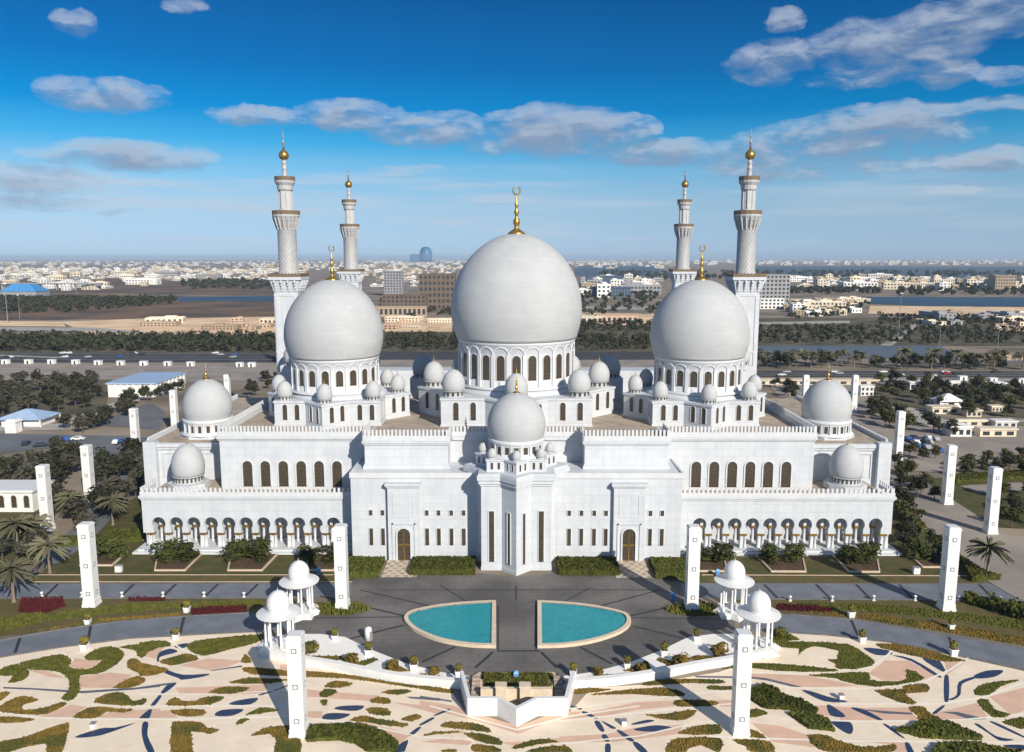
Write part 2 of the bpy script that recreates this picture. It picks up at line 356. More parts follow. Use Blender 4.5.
# arcade-side lawns are edged by a pale kerb line; the two paver roads
area('dry_lawn', 'drylawn', .008, P((-80, 597), (300, 597), (300, 612), (180, 617), (80, 624), (-80, 650)), P((735, 598), (1100, 600), (1100, 660), (960, 632), (860, 618), (735, 611)), P((40, 574), (350, 575), (350, 583), (20, 583)), P((680, 574), (970, 575), (985, 583), (680, 583)))
road_l = [(-60, 660.5), (0, 656), (60, 646), (130, 637), (200, 633), (270, 630), (300, 629), (300, 611), (255, 613), (190, 616.5), (120, 622), (60, 630), (0, 641), (-60, 650)]
road_r = [(740, 611), (790, 615), (860, 621), (930, 633), (1000, 645), (1100, 664), (1100, 684), (1024, 668), (960, 655), (890, 641), (830, 634), (740, 630)]
area('paver_road', 'paver', .012, P((-80, 583.5), (370, 583), (370, 597), (-80, 598)), P((665, 583), (1100, 584), (1100, 600), (665, 598)), P(*road_l), P(*road_r))
# forecourt of dark granite
plz = [(352, 577), (386, 576), (482, 573), (516, 577), (556, 573), (646, 576), (680, 577), (684, 600), (735, 606), (735, 632), (705, 640), (668, 655), (625, 668), (570, 681), (462, 681), (408, 668), (365, 655), (330, 640), (296, 632), (296, 606), (350, 600)]
area('plaza', 'plaza', .016, P(*plz))
jt = MB()
for a, b, w in [((404, 616), (320, 596), .5), ((430, 606), (360, 590), .4), ((470, 604), (440, 585), .3), ((404, 625), (345, 640), .5), ((455, 647), (422, 662), .5), ((493, 652), (475, 668), .5), ((541, 652), (557, 668), .5), ((580, 647), (612, 664), .5), ((632, 626), (690, 640), .5), ((630, 616), (700, 600), .5), ((600, 606), (660, 590), .4), ((560, 604), (590, 588), .3), ((497, 651), (540, 651), .5), ((516, 586), (516, 600), .3), ((300, 618), (408, 617), .35), ((630, 618), (735, 619), .35), ((380, 590), (650, 590), .3), ((498, 605), (498, 650), .3), ((536, 605), (536, 650), .3)]:
    jt.strip(P(a, b), w, .020)
for u in (52, 90, 128, 170, 212, 252, 292): jt.strip([G(u - 8, 597.5), G(u + 6, 584)], .55, .0165)
for u in (770, 782 + 40, 862, 905, 945, 985): jt.strip([G(u + 8, 598.5), G(u - 6, 584.5)], .55, .0165)
for (a, b) in (((88, 640), (91, 625)), ((180, 634), (184, 617)), ((851, 620), (858, 636)), ((949, 637), (955, 653)), ((15, 653), (20, 638))): jt.strip(P(a, b), .5, .0165)
struct('paving_joint', jt, M['joint'])
kb = MB()
def kerb_line(pts, w, h, mb): 
    for i, (a, b) in enumerate(zip(pts, pts[1:])):
        d = Vector((b[0] - a[0], b[1] - a[1])); mb.obox((a[0] + b[0]) / 2, (a[1] + b[1]) / 2, math.atan2(d.y, d.x) + math.pi / 2, d.length + w * .5, w + .006 * (i % 2), 0, h + .006 * (i % 2))
for pl in ([(-80, 598.5), (300, 598)], [(735, 599), (1100, 601)], [(-60, 661), (0, 657), (60, 647), (130, 638), (200, 634), (270, 631)], [(-60, 649), (0, 640.5), (60, 629.5), (120, 621.5), (190, 616), (255, 612.5)], [(765, 631.5), (830, 635), (890, 642), (960, 656), (1024, 669), (1100, 685)], [(790, 614.5), (860, 620.5), (930, 632.5), (1000, 644.5), (1100, 663.5)]):
    kerb_line(P(*pl), .35, .12, kb)
struct('kerb', kb, M['joint2'])
lk = MB()
for pl in ([(20, 575), (60, 575), (92, 575), (350, 575)], [(690, 575), (970, 576)], [(20, 582), (352, 582)]): kerb_line(P(*pl), .18, .10, lk)
struct('lawn_kerb', lk, M['kerb'])

# parterre of cream and rose marble with planted scrolls and navy inlays
par = [(-60, 664), (0, 658), (60, 648), (130, 639), (200, 635), (262, 632), (262, 655), (305, 665), (392, 681), (449, 688), (468, 716), (516, 727), (566, 716), (592, 688), (640, 685), (719, 672), (770, 655), (770, 632), (830, 636), (890, 643), (960, 657), (1024, 671), (1100, 687), (1200, 790), (-160, 790)]
area('parterre_paving', 'cream', .012, P(*par))
pk = MB()
Z7 = 5.565
for ox, polys in {
    0: [[(430, 215), (470, 165), (560, 175), (630, 180), (610, 215), (500, 235)], [(500, 280), (690, 255), (830, 270), (710, 350), (500, 350)], [(230, 535), (450, 455), (540, 470), (440, 535)], [(610, 535), (690, 500), (1003, 480), (1003, 545)], [(180, 240), (300, 245), (410, 290), (300, 280)]],
    140: [[(250, 210), (430, 165), (640, 180), (560, 215), (430, 240)], [(220, 350), (500, 340), (800, 330), (780, 385), (600, 390), (250, 385)], [(60, 500), (190, 490), (240, 540), (70, 545)], [(20, 150), (60, 110), (150, 95), (100, 170)]],
    280: [[(165, 360), (250, 370), (620, 400), (580, 435), (165, 405)], [(700, 440), (1003, 470), (1003, 520), (860, 480)], [(165, 495), (270, 500), (260, 540), (165, 540)], [(440, 545), (700, 610), (820, 640), (760, 700), (600, 610)], [(0, 205), (60, 205), (60, 240), (0, 240)]],
    420: [[(0, 430), (200, 460), (310, 500), (620, 590), (860, 500), (1003, 500), (1003, 550), (850, 545), (620, 640), (400, 570), (0, 470)], [(500, 690), (620, 690), (1003, 650), (1003, 680), (600, 720)], [(0, 690), (200, 660), (330, 690), (300, 710)]],
    560: [[(0, 540), (250, 490), (480, 440), (720, 430), (720, 465), (480, 490), (220, 540), (0, 555)], [(0, 655), (300, 640), (470, 600), (780, 580), (740, 640), (350, 690), (0, 690)]],
    700: [[(300, 255), (680, 275), (1003, 340), (630, 348), (480, 310), (300, 285)], [(690, 460), (800, 460), (1003, 480), (1003, 540), (740, 520)], [(320, 570), (500, 590), (690, 650), (715, 725), (460, 690)], [(100, 430), (205, 425), (205, 470), (130, 470)]]}.items():
    for p in polys: pk.sheet(Q(ox, p), .016 + len(pk.f) * .00008)
for p in [[(160, 230), (250, 160), (380, 160), (550, 250), (460, 265), (370, 205), (370, 265), (250, 275)], [(0, 425), (380, 420), (440, 495), (0, 490)], [(500, 460), (760, 395), (830, 480), (600, 500)], [(830, 360), (1024, 310), (1024, 440), (950, 460)], [(60, 600), (360, 605), (370, 668), (300, 668), (300, 630)], [(580, 165), (700, 165), (600, 235)]]:
    pk.sheet(Q(840, p, Z7), .016 + len(pk.f) * .00008)
struct('rose_band', pk, M['pink'])
nv, gr = MB(), MB()
NAVY = {0: [[(465, 660), (630, 605), (720, 600), (850, 570), (720, 620), (600, 655)], [(940, 465), (985, 410), (1003, 400), (1003, 420), (960, 465)], [(870, 545), (930, 490), (950, 490), (930, 545)], [(895, 570), (930, 570), (925, 650), (970, 752), (925, 752), (890, 650)]],
    140: [[(105, 180), (120, 130), (190, 105), (235, 125), (130, 155), (120, 185)], [(220, 85), (300, 70), (280, 100), (230, 100)], [(105, 215), (150, 230), (270, 268), (430, 262), (400, 280), (270, 300), (240, 290), (150, 255)], [(130, 380), (180, 325), (230, 322), (160, 380)], [(70, 465), (115, 400), (135, 405), (90, 465)], [(750, 390), (870, 355), (940, 325), (940, 335), (770, 395)], [(560, 455), (610, 430), (740, 413), (690, 455)], [(470, 525), (510, 490), (650, 485), (580, 525)], [(25, 545), (50, 490), (75, 490), (55, 545)]],
    280: [[(345, 485), (380, 465), (525, 462), (480, 495)], [(265, 545), (300, 510), (440, 515), (370, 548)], [(875, 580), (950, 537), (965, 545), (890, 585)], [(805, 645), (860, 600), (885, 600), (830, 650)], [(690, 752), (800, 675), (785, 740), (770, 752)]],
    420: [[(90, 520), (175, 482), (185, 492), (100, 525)]],
    560: [[(50, 458), (130, 475), (125, 488), (50, 465)], [(135, 505), (165, 500), (235, 540), (210, 542)], [(215, 565), (245, 560), (280, 620), (250, 620)], [(255, 555), (350, 600), (320, 605)], [(355, 620), (385, 620), (465, 680), (430, 682)], [(260, 648), (290, 645), (310, 685), (280, 685)], [(285, 705), (315, 705), (315, 760), (285, 760)], [(455, 695), (490, 695), (550, 752), (500, 752)], [(450, 575), (550, 550), (590, 560), (470, 582)], [(465, 608), (600, 585), (700, 600), (610, 625), (500, 622)]],
    700: [[(640, 368), (690, 370), (800, 405), (930, 438), (780, 435)], [(795, 460), (830, 465), (915, 530), (820, 525)], [(820, 560), (930, 560), (960, 600), (945, 640), (890, 620)]]}
for ox, polys in NAVY.items():
    for p in polys: nv.sheet(smoothpoly(Q(ox, p)), .020 + len(nv.f) * .00005)
for p in [[(130, 88), (260, 100), (290, 125), (200, 128)], [(290, 130), (400, 150), (560, 245), (530, 245), (400, 165)], [(460, 150), (480, 120), (540, 145), (580, 200), (585, 225), (540, 205)], [(580, 250), (605, 250), (605, 380), (580, 380)], [(605, 375), (650, 350), (660, 280), (740, 250), (750, 260), (680, 290), (670, 350), (630, 378)], [(750, 240), (820, 215), (910, 215), (860, 250), (760, 260)], [(515, 450), (570, 410), (582, 415), (535, 455)], [(60, 425), (130, 430), (240, 490), (210, 490)], [(240, 515), (270, 520), (360, 590), (330, 580)], [(360, 615), (385, 620), (415, 680), (380, 680)], [(750, 515), (775, 515), (870, 580), (970, 600), (890, 605), (820, 560)], [(910, 630), (1024, 630), (1024, 660), (940, 645)], [(840, 505), (870, 505), (1024, 580), (1024, 590)]]:
    nv.sheet(smoothpoly(Q(840, p, Z7)), .020 + len(nv.f) * .00005)
struct('navy_inlay', nv, M['navy'])
for ox, p in [(0, [(20, 345), (200, 352), (520, 370), (840, 350), (1003, 330), (1003, 345), (840, 362), (520, 385), (200, 362), (20, 355)]), (140, [(0, 345), (160, 322), (230, 318), (160, 335), (0, 357)]), (140, [(440, 240), (640, 210), (640, 220), (450, 245)]), (280, [(790, 405), (1003, 415), (1003, 432), (820, 418)]), (420, [(0, 400), (200, 430), (200, 440), (0, 412)]), (700, [(-30, 275), (315, 280), (420, 290), (640, 345), (590, 348), (420, 305), (315, 292), (-30, 285)])]:
    gr.sheet(Q(ox, p), .0225 + len(gr.f) * .00005)
for p in [[(100, 430), (250, 440), (400, 450), (400, 460), (250, 455)], [(560, 445), (650, 445), (820, 485), (730, 490), (640, 460)]]: gr.sheet(Q(840, p, Z7), .0225 + len(gr.f) * .00005)
struct('grey_inlay', gr, M['greyline'])
iv = MB()
for pl, w in [([(-20, 711), (0, 712.5), (35, 717.5), (100, 719.5), (200, 719), (300, 716)], .38), ([(90, 704.5), (140, 706.5), (200, 706), (300, 706)], .3), ([(140, 694), (210, 694), (300, 690)], .25), ([(165, 638), (180, 648), (200, 658)], .3), ([(16, 662), (30, 670)], .3), ([(62, 652), (73, 661)], .3), ([(109, 643), (117, 649)], .3), ([(305, 718), (360, 724), (420, 737), (480, 740)], .3), ([(300, 730), (330, 723), (380, 720)], .25), ([(740, 673), (800, 673.5), (870, 668), (888, 655), (898, 643)], .35), ([(735, 684), (800, 688), (860, 689), (920, 683), (950, 670), (968, 658)], .35), ([(840, 704), (940, 704), (985, 697), (1024, 682)], .35), ([(780, 719), (860, 721.5), (960, 720), (1030, 714)], .35), ([(700, 736), (760, 738.5), (850, 741), (1030, 743)], .35), ([(560, 721), (620, 715), (700, 706), (745, 703)], .35), ([(560, 744), (640, 736), (700, 722), (745, 719)], .3), ([(570, 709), (620, 702), (700, 693), (740, 690)], .3), ([(430, 706), (470, 717), (517, 730), (566, 717), (640, 706)], .35)]:
    iv.strip(P(*pl), w, .024)
struct('ivory_line', iv, M['ivory'])
# white terraces between the forecourt and the parterre
wt = [(262, 640), (296, 634), (320, 634), (345, 637), (372, 650), (405, 663), (440, 672), (470, 676), (470, 690), (440, 686), (392, 680), (344, 671), (305, 664.5), (262, 655)]
area('white_terrace', 'whitepave', .024, P(*wt), P(*[(2 * 516.8 - u, v) for u, v in wt]))

# ------------------------------------------------------------------ planting helpers
def leafmat(name, a, b, rnd=.25): return mat(name, a, b, .9, .9, rnd=rnd, lo=.3, hi=.7, spec=.1)
M['leaf'] = leafmat('dark_foliage', (.044, .046, .026), (.026, .03, .018))
M['leaf2'] = leafmat('olive_foliage', (.075, .075, .03), (.045, .05, .02))
M['leafdusty'] = leafmat('dusty_foliage', (.085, .08, .058), (.05, .05, .036))
M['hedge'] = leafmat('hedge_foliage', (.095, .10, .02), (.05, .06, .014))
M['cover'] = leafmat('green_cover', (.115, .112, .024), (.06, .068, .014), 0)
def mottled(t, v, c):                                   # patches of greener growth among the brown
    return t.mix(t.smooth(t.noise(v, .16, 4), .48, .62), c, (.075, .078, .02, 1))
M['coverb'] = mat('brown_cover', (.205, .13, .03), (.115, .085, .02), .9, .9, lo=.3, hi=.7, spec=.1, extra=mottled)
M['goldleaf'] = leafmat('yellow_shrub', (.24, .20, .04), (.13, .12, .025))
M['red'] = leafmat('red_cover', (.085, .014, .016), (.045, .012, .012), 0)
M['palm'] = leafmat('palm_fronds', (.15, .14, .085), (.085, .085, .05))
M['roundleaf'] = leafmat('garden_foliage', (.068, .076, .02), (.032, .042, .013))
M['bark'] = mat('bark', (.13, .095, .065), (.08, .06, .045), 3, .95)
M['palmbark'] = mat('palm_bark', (.24, .19, .14), (.16, .12, .09), 3, .95)
def inside(p, poly):
    x, y = p; c = False; j = len(poly) - 1
    for i in range(len(poly)):
        (xi, yi), (xj, yj) = poly[i], poly[j]
        if (yi > y) != (yj > y) and x < (xj - xi) * (y - yi) / (yj - yi) + xi: c = not c
        j = i
    return c
def tufts(mb, poly, step, h, z=.02, rr=random):
    xs = [p[0] for p in poly]; ys = [p[1] for p in poly]; y = min(ys)
    while y < max(ys):
        x = min(xs)
        while x < max(xs):
            px, py = x + rr.uniform(-.4, .4) * step, y + rr.uniform(-.4, .4) * step
            if inside((px, py), poly):
                k = rr.uniform(.6, 1.3) * h; w = step * rr.uniform(.5, .85); a0 = rr.uniform(0, 6.28)
                vs = [(px + w * math.cos(a0 + q * 1.5708), py + w * math.sin(a0 + q * 1.5708), z) for q in range(4)] + [(px + rr.uniform(-.5, .5) * w, py + rr.uniform(-.5, .5) * w, z + k)]
                mb.add(vs, [(0, 1, 4), (1, 2, 4), (2, 3, 4), (3, 0, 4)])
            x += step
        y += step
def leafclump(mb, c, r, n, size, rr=random):
    for _ in range(n):
        d = Vector((rr.gauss(0, 1), rr.gauss(0, 1), rr.gauss(0, 1))).normalized() * r * rr.uniform(.75, 1.05)
        p = Vector(c) + d; nrm = (d.normalized() + Vector((rr.uniform(-.6, .6), rr.uniform(-.6, .6), rr.uniform(-.3, .7)))).normalized()
        u = nrm.orthogonal().normalized(); w = nrm.cross(u); a = rr.uniform(0, 6.28); u, w = u * math.cos(a) + w * math.sin(a), w * math.cos(a) - u * math.sin(a)
        s = size * rr.uniform(.6, 1.3)
        mb.add([p - u * s - w * s * .6, p + u * s - w * s * .6, p + u * s * .8 + w * s * .6, p - u * s * .7 + w * s * .7], [(0, 1, 2, 3)])
def solid_hedge(mb, poly, h, rr=random):               # a clipped hedge: a shrubby core under a skin of many small leaves
    n = len(poly); cx = sum(p[0] for p in poly) / n; cy = sum(p[1] for p in poly) / n
    if sum(poly[i][0] * poly[(i + 1) % n][1] - poly[(i + 1) % n][0] * poly[i][1] for i in range(n)) < 0: poly = poly[::-1]
    mb.add([(p[0], p[1], .02) for p in poly] + [(p[0], p[1], h * .9) for p in poly], [(i, (i + 1) % n, n + (i + 1) % n, n + i) for i in range(n)] + [tuple(range(n, 2 * n))])
    def leaf(p, nrm):
        nrm = (Vector(nrm) + Vector((rr.uniform(-.7, .7), rr.uniform(-.7, .7), rr.uniform(-.5, .7)))).normalized(); u = nrm.orthogonal().normalized(); w = nrm.cross(u); q = .2 * rr.uniform(.6, 1.4); p = Vector(p) + Vector(nrm) * rr.uniform(-.05, .12)
        mb.add([p - u * q - w * q * .7, p + u * q - w * q * .6, p + u * q * .8 + w * q * .7, p - u * q * .7 + w * q * .8], [(0, 1, 2, 3)])
    for i in range(n):
        a, b = Vector(poly[i]), Vector(poly[(i + 1) % n]); L = (b - a).length
        nr = ((b - a).y / max(L, .001), -(b - a).x / max(L, .001), .2)
        for _ in range(int(L * h * 26)): t = rr.random(); p = a.lerp(b, t); leaf((p.x, p.y, rr.uniform(.02, h)), nr)
    xs = [p[0] for p in poly]; ys = [p[1] for p in poly]
    for _ in range(int((max(xs) - min(xs)) * (max(ys) - min(ys)) * 22)):
        p = (rr.uniform(min(xs), max(xs)), rr.uniform(min(ys), max(ys)))
        if inside(p, poly): leaf((p[0], p[1], h * rr.uniform(.88, 1.04)), (0, 0, 1))
def crown_mesh(mb, h, rad, nl, n, size, rr, base=.35, flat=.75):
    for i in range(nl):
        a = rr.uniform(0, 6.28); q = rad * rr.uniform(.15, .62); z = h * rr.uniform(base + .12, .86)
        r = rad * rr.uniform(.32, .52)
        c = (q * math.cos(a), q * math.sin(a), z)
        leafclump(mb, c, r * .55, int(n * .35), size * 1.2, rr); 
        k = len(mb.v); leafclump(mb, c, r, n, size, rr)
        for j in range(k, len(mb.v)):
            v = mb.v[j]; mb.v[j] = (v[0], v[1], c[2] + (v[2] - c[2]) * flat)
def trunk_mesh(mb, h, r, rr, rad):
    mb.tube((0, 0, 0), (0, 0, h * .42), r, r * .75)
    for k in range(4):
        a = k * 1.57 + rr.uniform(-.4, .4)
        mb.tube((0, 0, h * .38), (rad * .45 * math.cos(a), rad * .45 * math.sin(a), h * .68), r * .55, r * .2, 5)
PROTO = {}
def protos():
    rr = random.Random(3)
    for kind, m, k in (('dark', 'leaf', 4), ('olive', 'leaf2', 3), ('dusty', 'leafdusty', 3)):
        L = []
        for i in range(k):
            h = 1.0
            c = MB(); crown_mesh(c, 1.0, .52, 9, 34, .055, rr, .3 if kind != 'dusty' else .36)
            t = MB(); trunk_mesh(t, 1.0, .035, rr, .5)
            cm = c.build('crown', M[m]); tm = t.build('trunk', M['bark'])
            L.append((cm.data, tm.data)); bpy.data.objects.remove(cm); bpy.data.objects.remove(tm)
        PROTO[kind] = L
    L = []
    for i in range(3):
        c = MB(); crown_mesh(c, 1.0, .5, 12, 46, .05, rr, .02, .95); t = MB(); trunk_mesh(t, .8, .03, rr, .4)
        cm = c.build('crown', M['roundleaf']); tm = t.build('trunk', M['bark']); L.append((cm.data, tm.data)); bpy.data.objects.remove(cm); bpy.data.objects.remove(tm)
    PROTO['round'] = L
    L = []
    for i in range(3):
        c = MB(); t = MB(); hh = .62
        for k in range(64):
            a = k * 2.4 + rr.uniform(-.2, .2); up = rr.uniform(-.45, 1.35); ln = rr.uniform(.30, .40); pts = []
            for s in range(6):
                q = s / 5; e = up - q * q * 1.7
                pts.append(Vector((math.cos(a) * ln * q * max(.3, math.cos(up * .7)), math.sin(a) * ln * q * max(.3, math.cos(up * .7)), hh + ln * (q * math.sin(up) * .9 - .42 * q * q))))
            side = Vector((-math.sin(a), math.cos(a), 0))
            for s in range(5):
                w0, w1 = (.026 * (1 - abs(s / 5 - .35)), .026 * (1 - abs((s + 1) / 5 - .35) - (.5 if s == 4 else 0)))
                dz = Vector((0, 0, -.03))
                for sg in (1, -1):
                    c.add([pts[s], pts[s + 1], pts[s + 1] + side * sg * w1 + dz, pts[s] + side * sg * w0 + dz], [(0, 1, 2, 3)])
        leafclump(c, (0, 0, hh), .05, 24, .03, rr)
        t.lathe([(.035, 0), (.026, .05), (.022, .3), (.024, .55), (.03, .63)], seg=8)
        cm = c.build('fronds', M['palm']); tm = t.build('trunk', M['palmbark']); L.append((cm.data, tm.data)); bpy.data.objects.remove(cm); bpy.data.objects.remove(tm)
    PROTO['palm'] = L
protos()
def tree(kind, x, y, h, label, group=None, cat='tree', name=None, wide=1.0, z=0, rr=random):
    cm, tm = rr.choice(PROTO[kind])
    r = empty(name or ('palm_tree' if kind == 'palm' else 'tree'), (x, y, z), rr.uniform(0, 6.28)); tag(r, label, cat, group)
    for nm, d in (('fronds' if kind == 'palm' else 'crown', cm), ('trunk', tm)):
        o = bpy.data.objects.new(nm, d); col.objects.link(o); o.parent = r
    r.scale = (h * wide, h * wide, h)
    return r
def scatter(poly_px, n, mind):
    poly = P(*poly_px); us = [p[0] for p in poly_px]; vs_ = [p[1] for p in poly_px]; out = []
    xs = [p[0] for p in poly]; ys = [p[1] for p in poly]
    for _ in range(n * 12):
        p = (random.uniform(min(xs), max(xs)), random.uniform(min(ys), max(ys)))
        if inside(p, poly) and all((p[0] - q[0]) ** 2 + (p[1] - q[1]) ** 2 > mind * mind for q in out):
            out.append(p)
            if len(out) >= n: break
    return out

# ------------------------------------------------------------------ the mosque
mosque = tag(empty('mosque', (0, 165, 0)), 'vast white marble mosque with three great domes and a star-shaped porch facing the plaza', 'mosque')
def star(cx, cy, Rr, rot=0.0):
    pts = []
    for k in range(16):
        r = Rr if k % 2 == 0 else Rr * .7654; a = rot - math.pi / 2 + k * math.pi / 8
        pts.append((cx + r * math.cos(a), cy + r * math.sin(a)))
    return pts
def window(mb, x, y, ang, w, z0, z1, arch=True, fr=.18, depth=.16):
    """dark grille (slot 1) with a raised marble surround (slot 0), on a wall whose outward direction is ang"""
    c, s = math.cos(ang), math.sin(ang)
    def pt(a, b, z): return (x + a * c - b * s, y + a * s + b * c, z)
    r = w / 2; zs = z1 - r if arch else z1
    def ring(hw, top, n=8):
        o = [(-hw, z0), (hw, z0)]
        if arch: o += [(hw * math.cos(t * math.pi / n), zs + (top - zs) * math.sin(t * math.pi / n)) for t in range(n + 1)]
        else: o += [(hw, top), (-hw, top)]
        return o
    inn, out = ring(r, z1), ring(r + fr, z1 + fr); n = len(inn)
    mb.mi = 1; mb.add([pt(.03, b, z) for b, z in inn], [tuple(range(n))])
    mb.mi = 0
    vs = [pt(depth, b, z) for b, z in inn] + [pt(depth, b, z) for b, z in out] + [pt(0, b, z) for b, z in inn] + [pt(0, b, z) for b, z in out]
    fs = []
    for i in range(n):
        j = (i + 1) % n
        fs += [(i, n + i, n + j, j), (n + i, 3 * n + i, 3 * n + j, n + j), (i, j, 2 * n + j, 2 * n + i)]
    mb.add(vs, fs)
def add_window(parent, name, x, y, ang, w, z0, z1, arch=True, fr=.18, depth=.16):
    mb = MB(); window(mb, x, y, ang, w, z0, z1, arch, fr, depth)
    return mb.build(name, [M['ctrim'], M['glass']], parent)
def dome_profile(Rr, z0, z1, n=26, neck=.92):
    H = z1 - z0; prof = []; hm = .26
    for i in range(n + 1):
        h = i / n
        if h < hm:
            t = h / hm; r = neck + (1 - neck) * math.sin(t * math.pi / 2)
        else:
            t = (h - hm) / (1 - hm); r = max(0, 1 - t ** 2.05) ** .56
        prof.append((Rr * r, z0 + H * h))
    prof[-1] = (.001, z1)
    return prof
def finial(parent, cx, cy, z, h, s=1.0, moon=False):
    s *= .78; b = MB(); b.smooth = True
    b.lathe([(.10 * h * s * 3.2, z - .05 * h), (.20 * h * s, z + .03 * h), (.07 * h * s, z + .10 * h), (.065 * h * s, z + .16 * h), (.10 * h * s, z + .22 * h), (.10 * h * s, z + .28 * h), (.05 * h * s, z + .33 * h), (.045 * h * s, z + .40 * h), (.08 * h * s, z + .46 * h), (.045 * h * s, z + .52 * h), (.04 * h * s, z + .58 * h), (.06 * h * s, z + .63 * h), (.03 * h * s, z + .68 * h), (.02 * h * s, z + .80 * h), (.001, z + .86 * h)], cx, cy, 12)
    if moon:
        rr_ = .085 * h; zc = z + .86 * h + rr_; n = 14
        for k in range(n - 2):
            a0, a1 = math.pi / 2 + .45 + k * (2 * math.pi - .9) / (n - 2), math.pi / 2 + .45 + (k + 1) * (2 * math.pi - .9) / (n - 2)
            b.tube((cx + rr_ * math.cos(a0), cy, zc + rr_ * math.sin(a0)), (cx + rr_ * math.cos(a1), cy, zc + rr_ * math.sin(a1)), rr_ * .22, rr_ * .22, 6)
    return b.build('finial', M['gold'], parent)
def cupola(parent, cx, cy, z, r, drum, h, fin, nw=12, seg=24):
    """small dome on a little pierced drum"""
    b = MB(); b.smooth = True
    b.lathe([(r * .98, z), (r * .98, z + .12 * drum), (r * .86, z + .14 * drum), (r * .86, z + .86 * drum), (r * .97, z + .88 * drum), (r * .97, z + drum)], cx, cy, seg)
    b.lathe(dome_profile(r, z + drum, z + drum + h, 16), cx, cy, seg)
    if nw:
        b.smooth = False; b.mi = 1
        for k in range(nw):
            a = -math.pi / 2 + 2 * math.pi * k / nw
            b.obox(cx + r * .86 * math.cos(a), cy + r * .86 * math.sin(a), a, 2 * math.pi * r * .86 / nw * .42, .08, z + .22 * drum, z + .80 * drum)
    o = b.build('cupola', [M['domem'], M['glass']], parent, (cx, cy, z))
    f = finial(o, cx, cy, z + drum + h, fin, .8)
    return o
def parapet(mb, pts, z0, z1, closed=False, base=.45, tooth=.45, gap=.35, th=.4):
    """a low wall with a row of upright merlons along pts"""
    n = len(pts); segs = [(pts[i], pts[(i + 1) % n]) for i in range(n if closed else n - 1)]
    zb = z0 + (z1 - z0) * base
    for a, b in segs:
        d = Vector((b[0] - a[0], b[1] - a[1])); L = d.length; ang = math.atan2(d.y, d.x) + math.pi / 2; d.normalize()
        mb.obox((a[0] + b[0]) / 2, (a[1] + b[1]) / 2, ang, L, th, z0, zb)
        k = max(1, int(L / (tooth + gap)))
        for i in range(k):
            t = (i + .5) / k * L; mb.obox(a[0] + d.x * t, a[1] + d.y * t, ang, tooth, th * .7, zb, z1)
def block(name, x0, x1, y0, y1, z0, z1, cornice=None, roof=True):
    """a plain marble block with a stepped cornice and a paved roof"""
    b = MB(); b.box(x0, x1, y0, y1, z0, z1)
    if cornice:
        for dz0, dz1, p in ((-.9, -.5, .25), (-.5, 0.06, .5)): b.box(x0 - p, x1 + p, y0 - p, y1 + p, z1 + dz0, z1 + dz1)
    o = b.build(name, M['marble'], mosque)
    if roof:
        r = MB(); r.box(x0 + .3, x1 - .3, y0 + .3, y1 - .3, z1 + .02, z1 + .12); r.build('roof', M['roof'], o)
    return o
ANG = -math.pi / 2
# prayer hall, its front wall 176 m away
hall = block('hall_wall', -67, 67, 176, 236, 0, 24.2, True)
for sx in (-1, 1):
    for k in range(6):
        add_window(hall, 'arched_window', sx * (60.9 - k * 4.06), 176, ANG, 2.2, 12.7, 18.6, True, .3, .22)
for sx in (-1, 1):
    p = MB(); parapet(p, [(sx * 67.2, 236), (sx * 67.2, 175.8), (sx * 32.9, 175.8)], 24.28, 26.7); p.build('parapet', M['ctrim'], hall)
# entrance range and the raised tier above it
ent = block('entrance_wall', -35, 35, 163.6, 176.2, 0, 19.0, False, False)
r = MB(); r.box(-35.2, 35.2, 163.4, 163.75, 18.1, 19.3); r.box(-35.2, -34.8, 163.75, 176, 18.1, 19.3); r.box(34.8, 35.2, 163.75, 176, 18.1, 19.3); r.build('coping', M['ctrim'], ent)
tier = MB()
for sx in (-1, 1):
    x0, x1 = sorted((sx * 14.7, sx * 32.7)); tier.box(x0, x1, 168, 182, 18.9, 25.1)
    for dz0, dz1, q in ((24.2, 24.6, .25), (24.6, 25.16, .5)): tier.box(x0 - q, x1 + q, 168 - q, 182 + q, dz0, dz1)
    for dz0, dz1, q in ((18.9, 19.6, .35), (19.6, 20.0, .18)): tier.box(x0 - q, x1 + q, 168 - q, 169, dz0, dz1)
tier.box(-14.7, 14.7, 174, 182, 18.9, 24.8); tier.box(-14.2, 14.2, 173.5, 174.2, 24.0, 24.86)
tier_o = tier.build('upper_tier', M['marble'], mosque)
r = MB()
for sx in (-1, 1):
    x0, x1 = sorted((sx * 15.0, sx * 32.4)); r.box(x0, x1, 168.3, 182, 25.17, 25.25)
r.box(-14.6, 14.6, 174.3, 184, 24.88, 24.96); r.build('roof', M['roof'], tier_o)
for sx in (-1, 1):
    p = MB(); parapet(p, [(sx * 32.9, 176), (sx * 32.9, 167.8), (sx * 14.5, 167.8), (sx * 14.5, 173.4)], 25.18, 27.6); p.build('parapet', M['ctrim'], tier_o)
p = MB(); parapet(p, [(-14.3, 173.7), (14.3, 173.7)], 24.9, 27.1); p.build('parapet', M['ctrim'], tier_o)
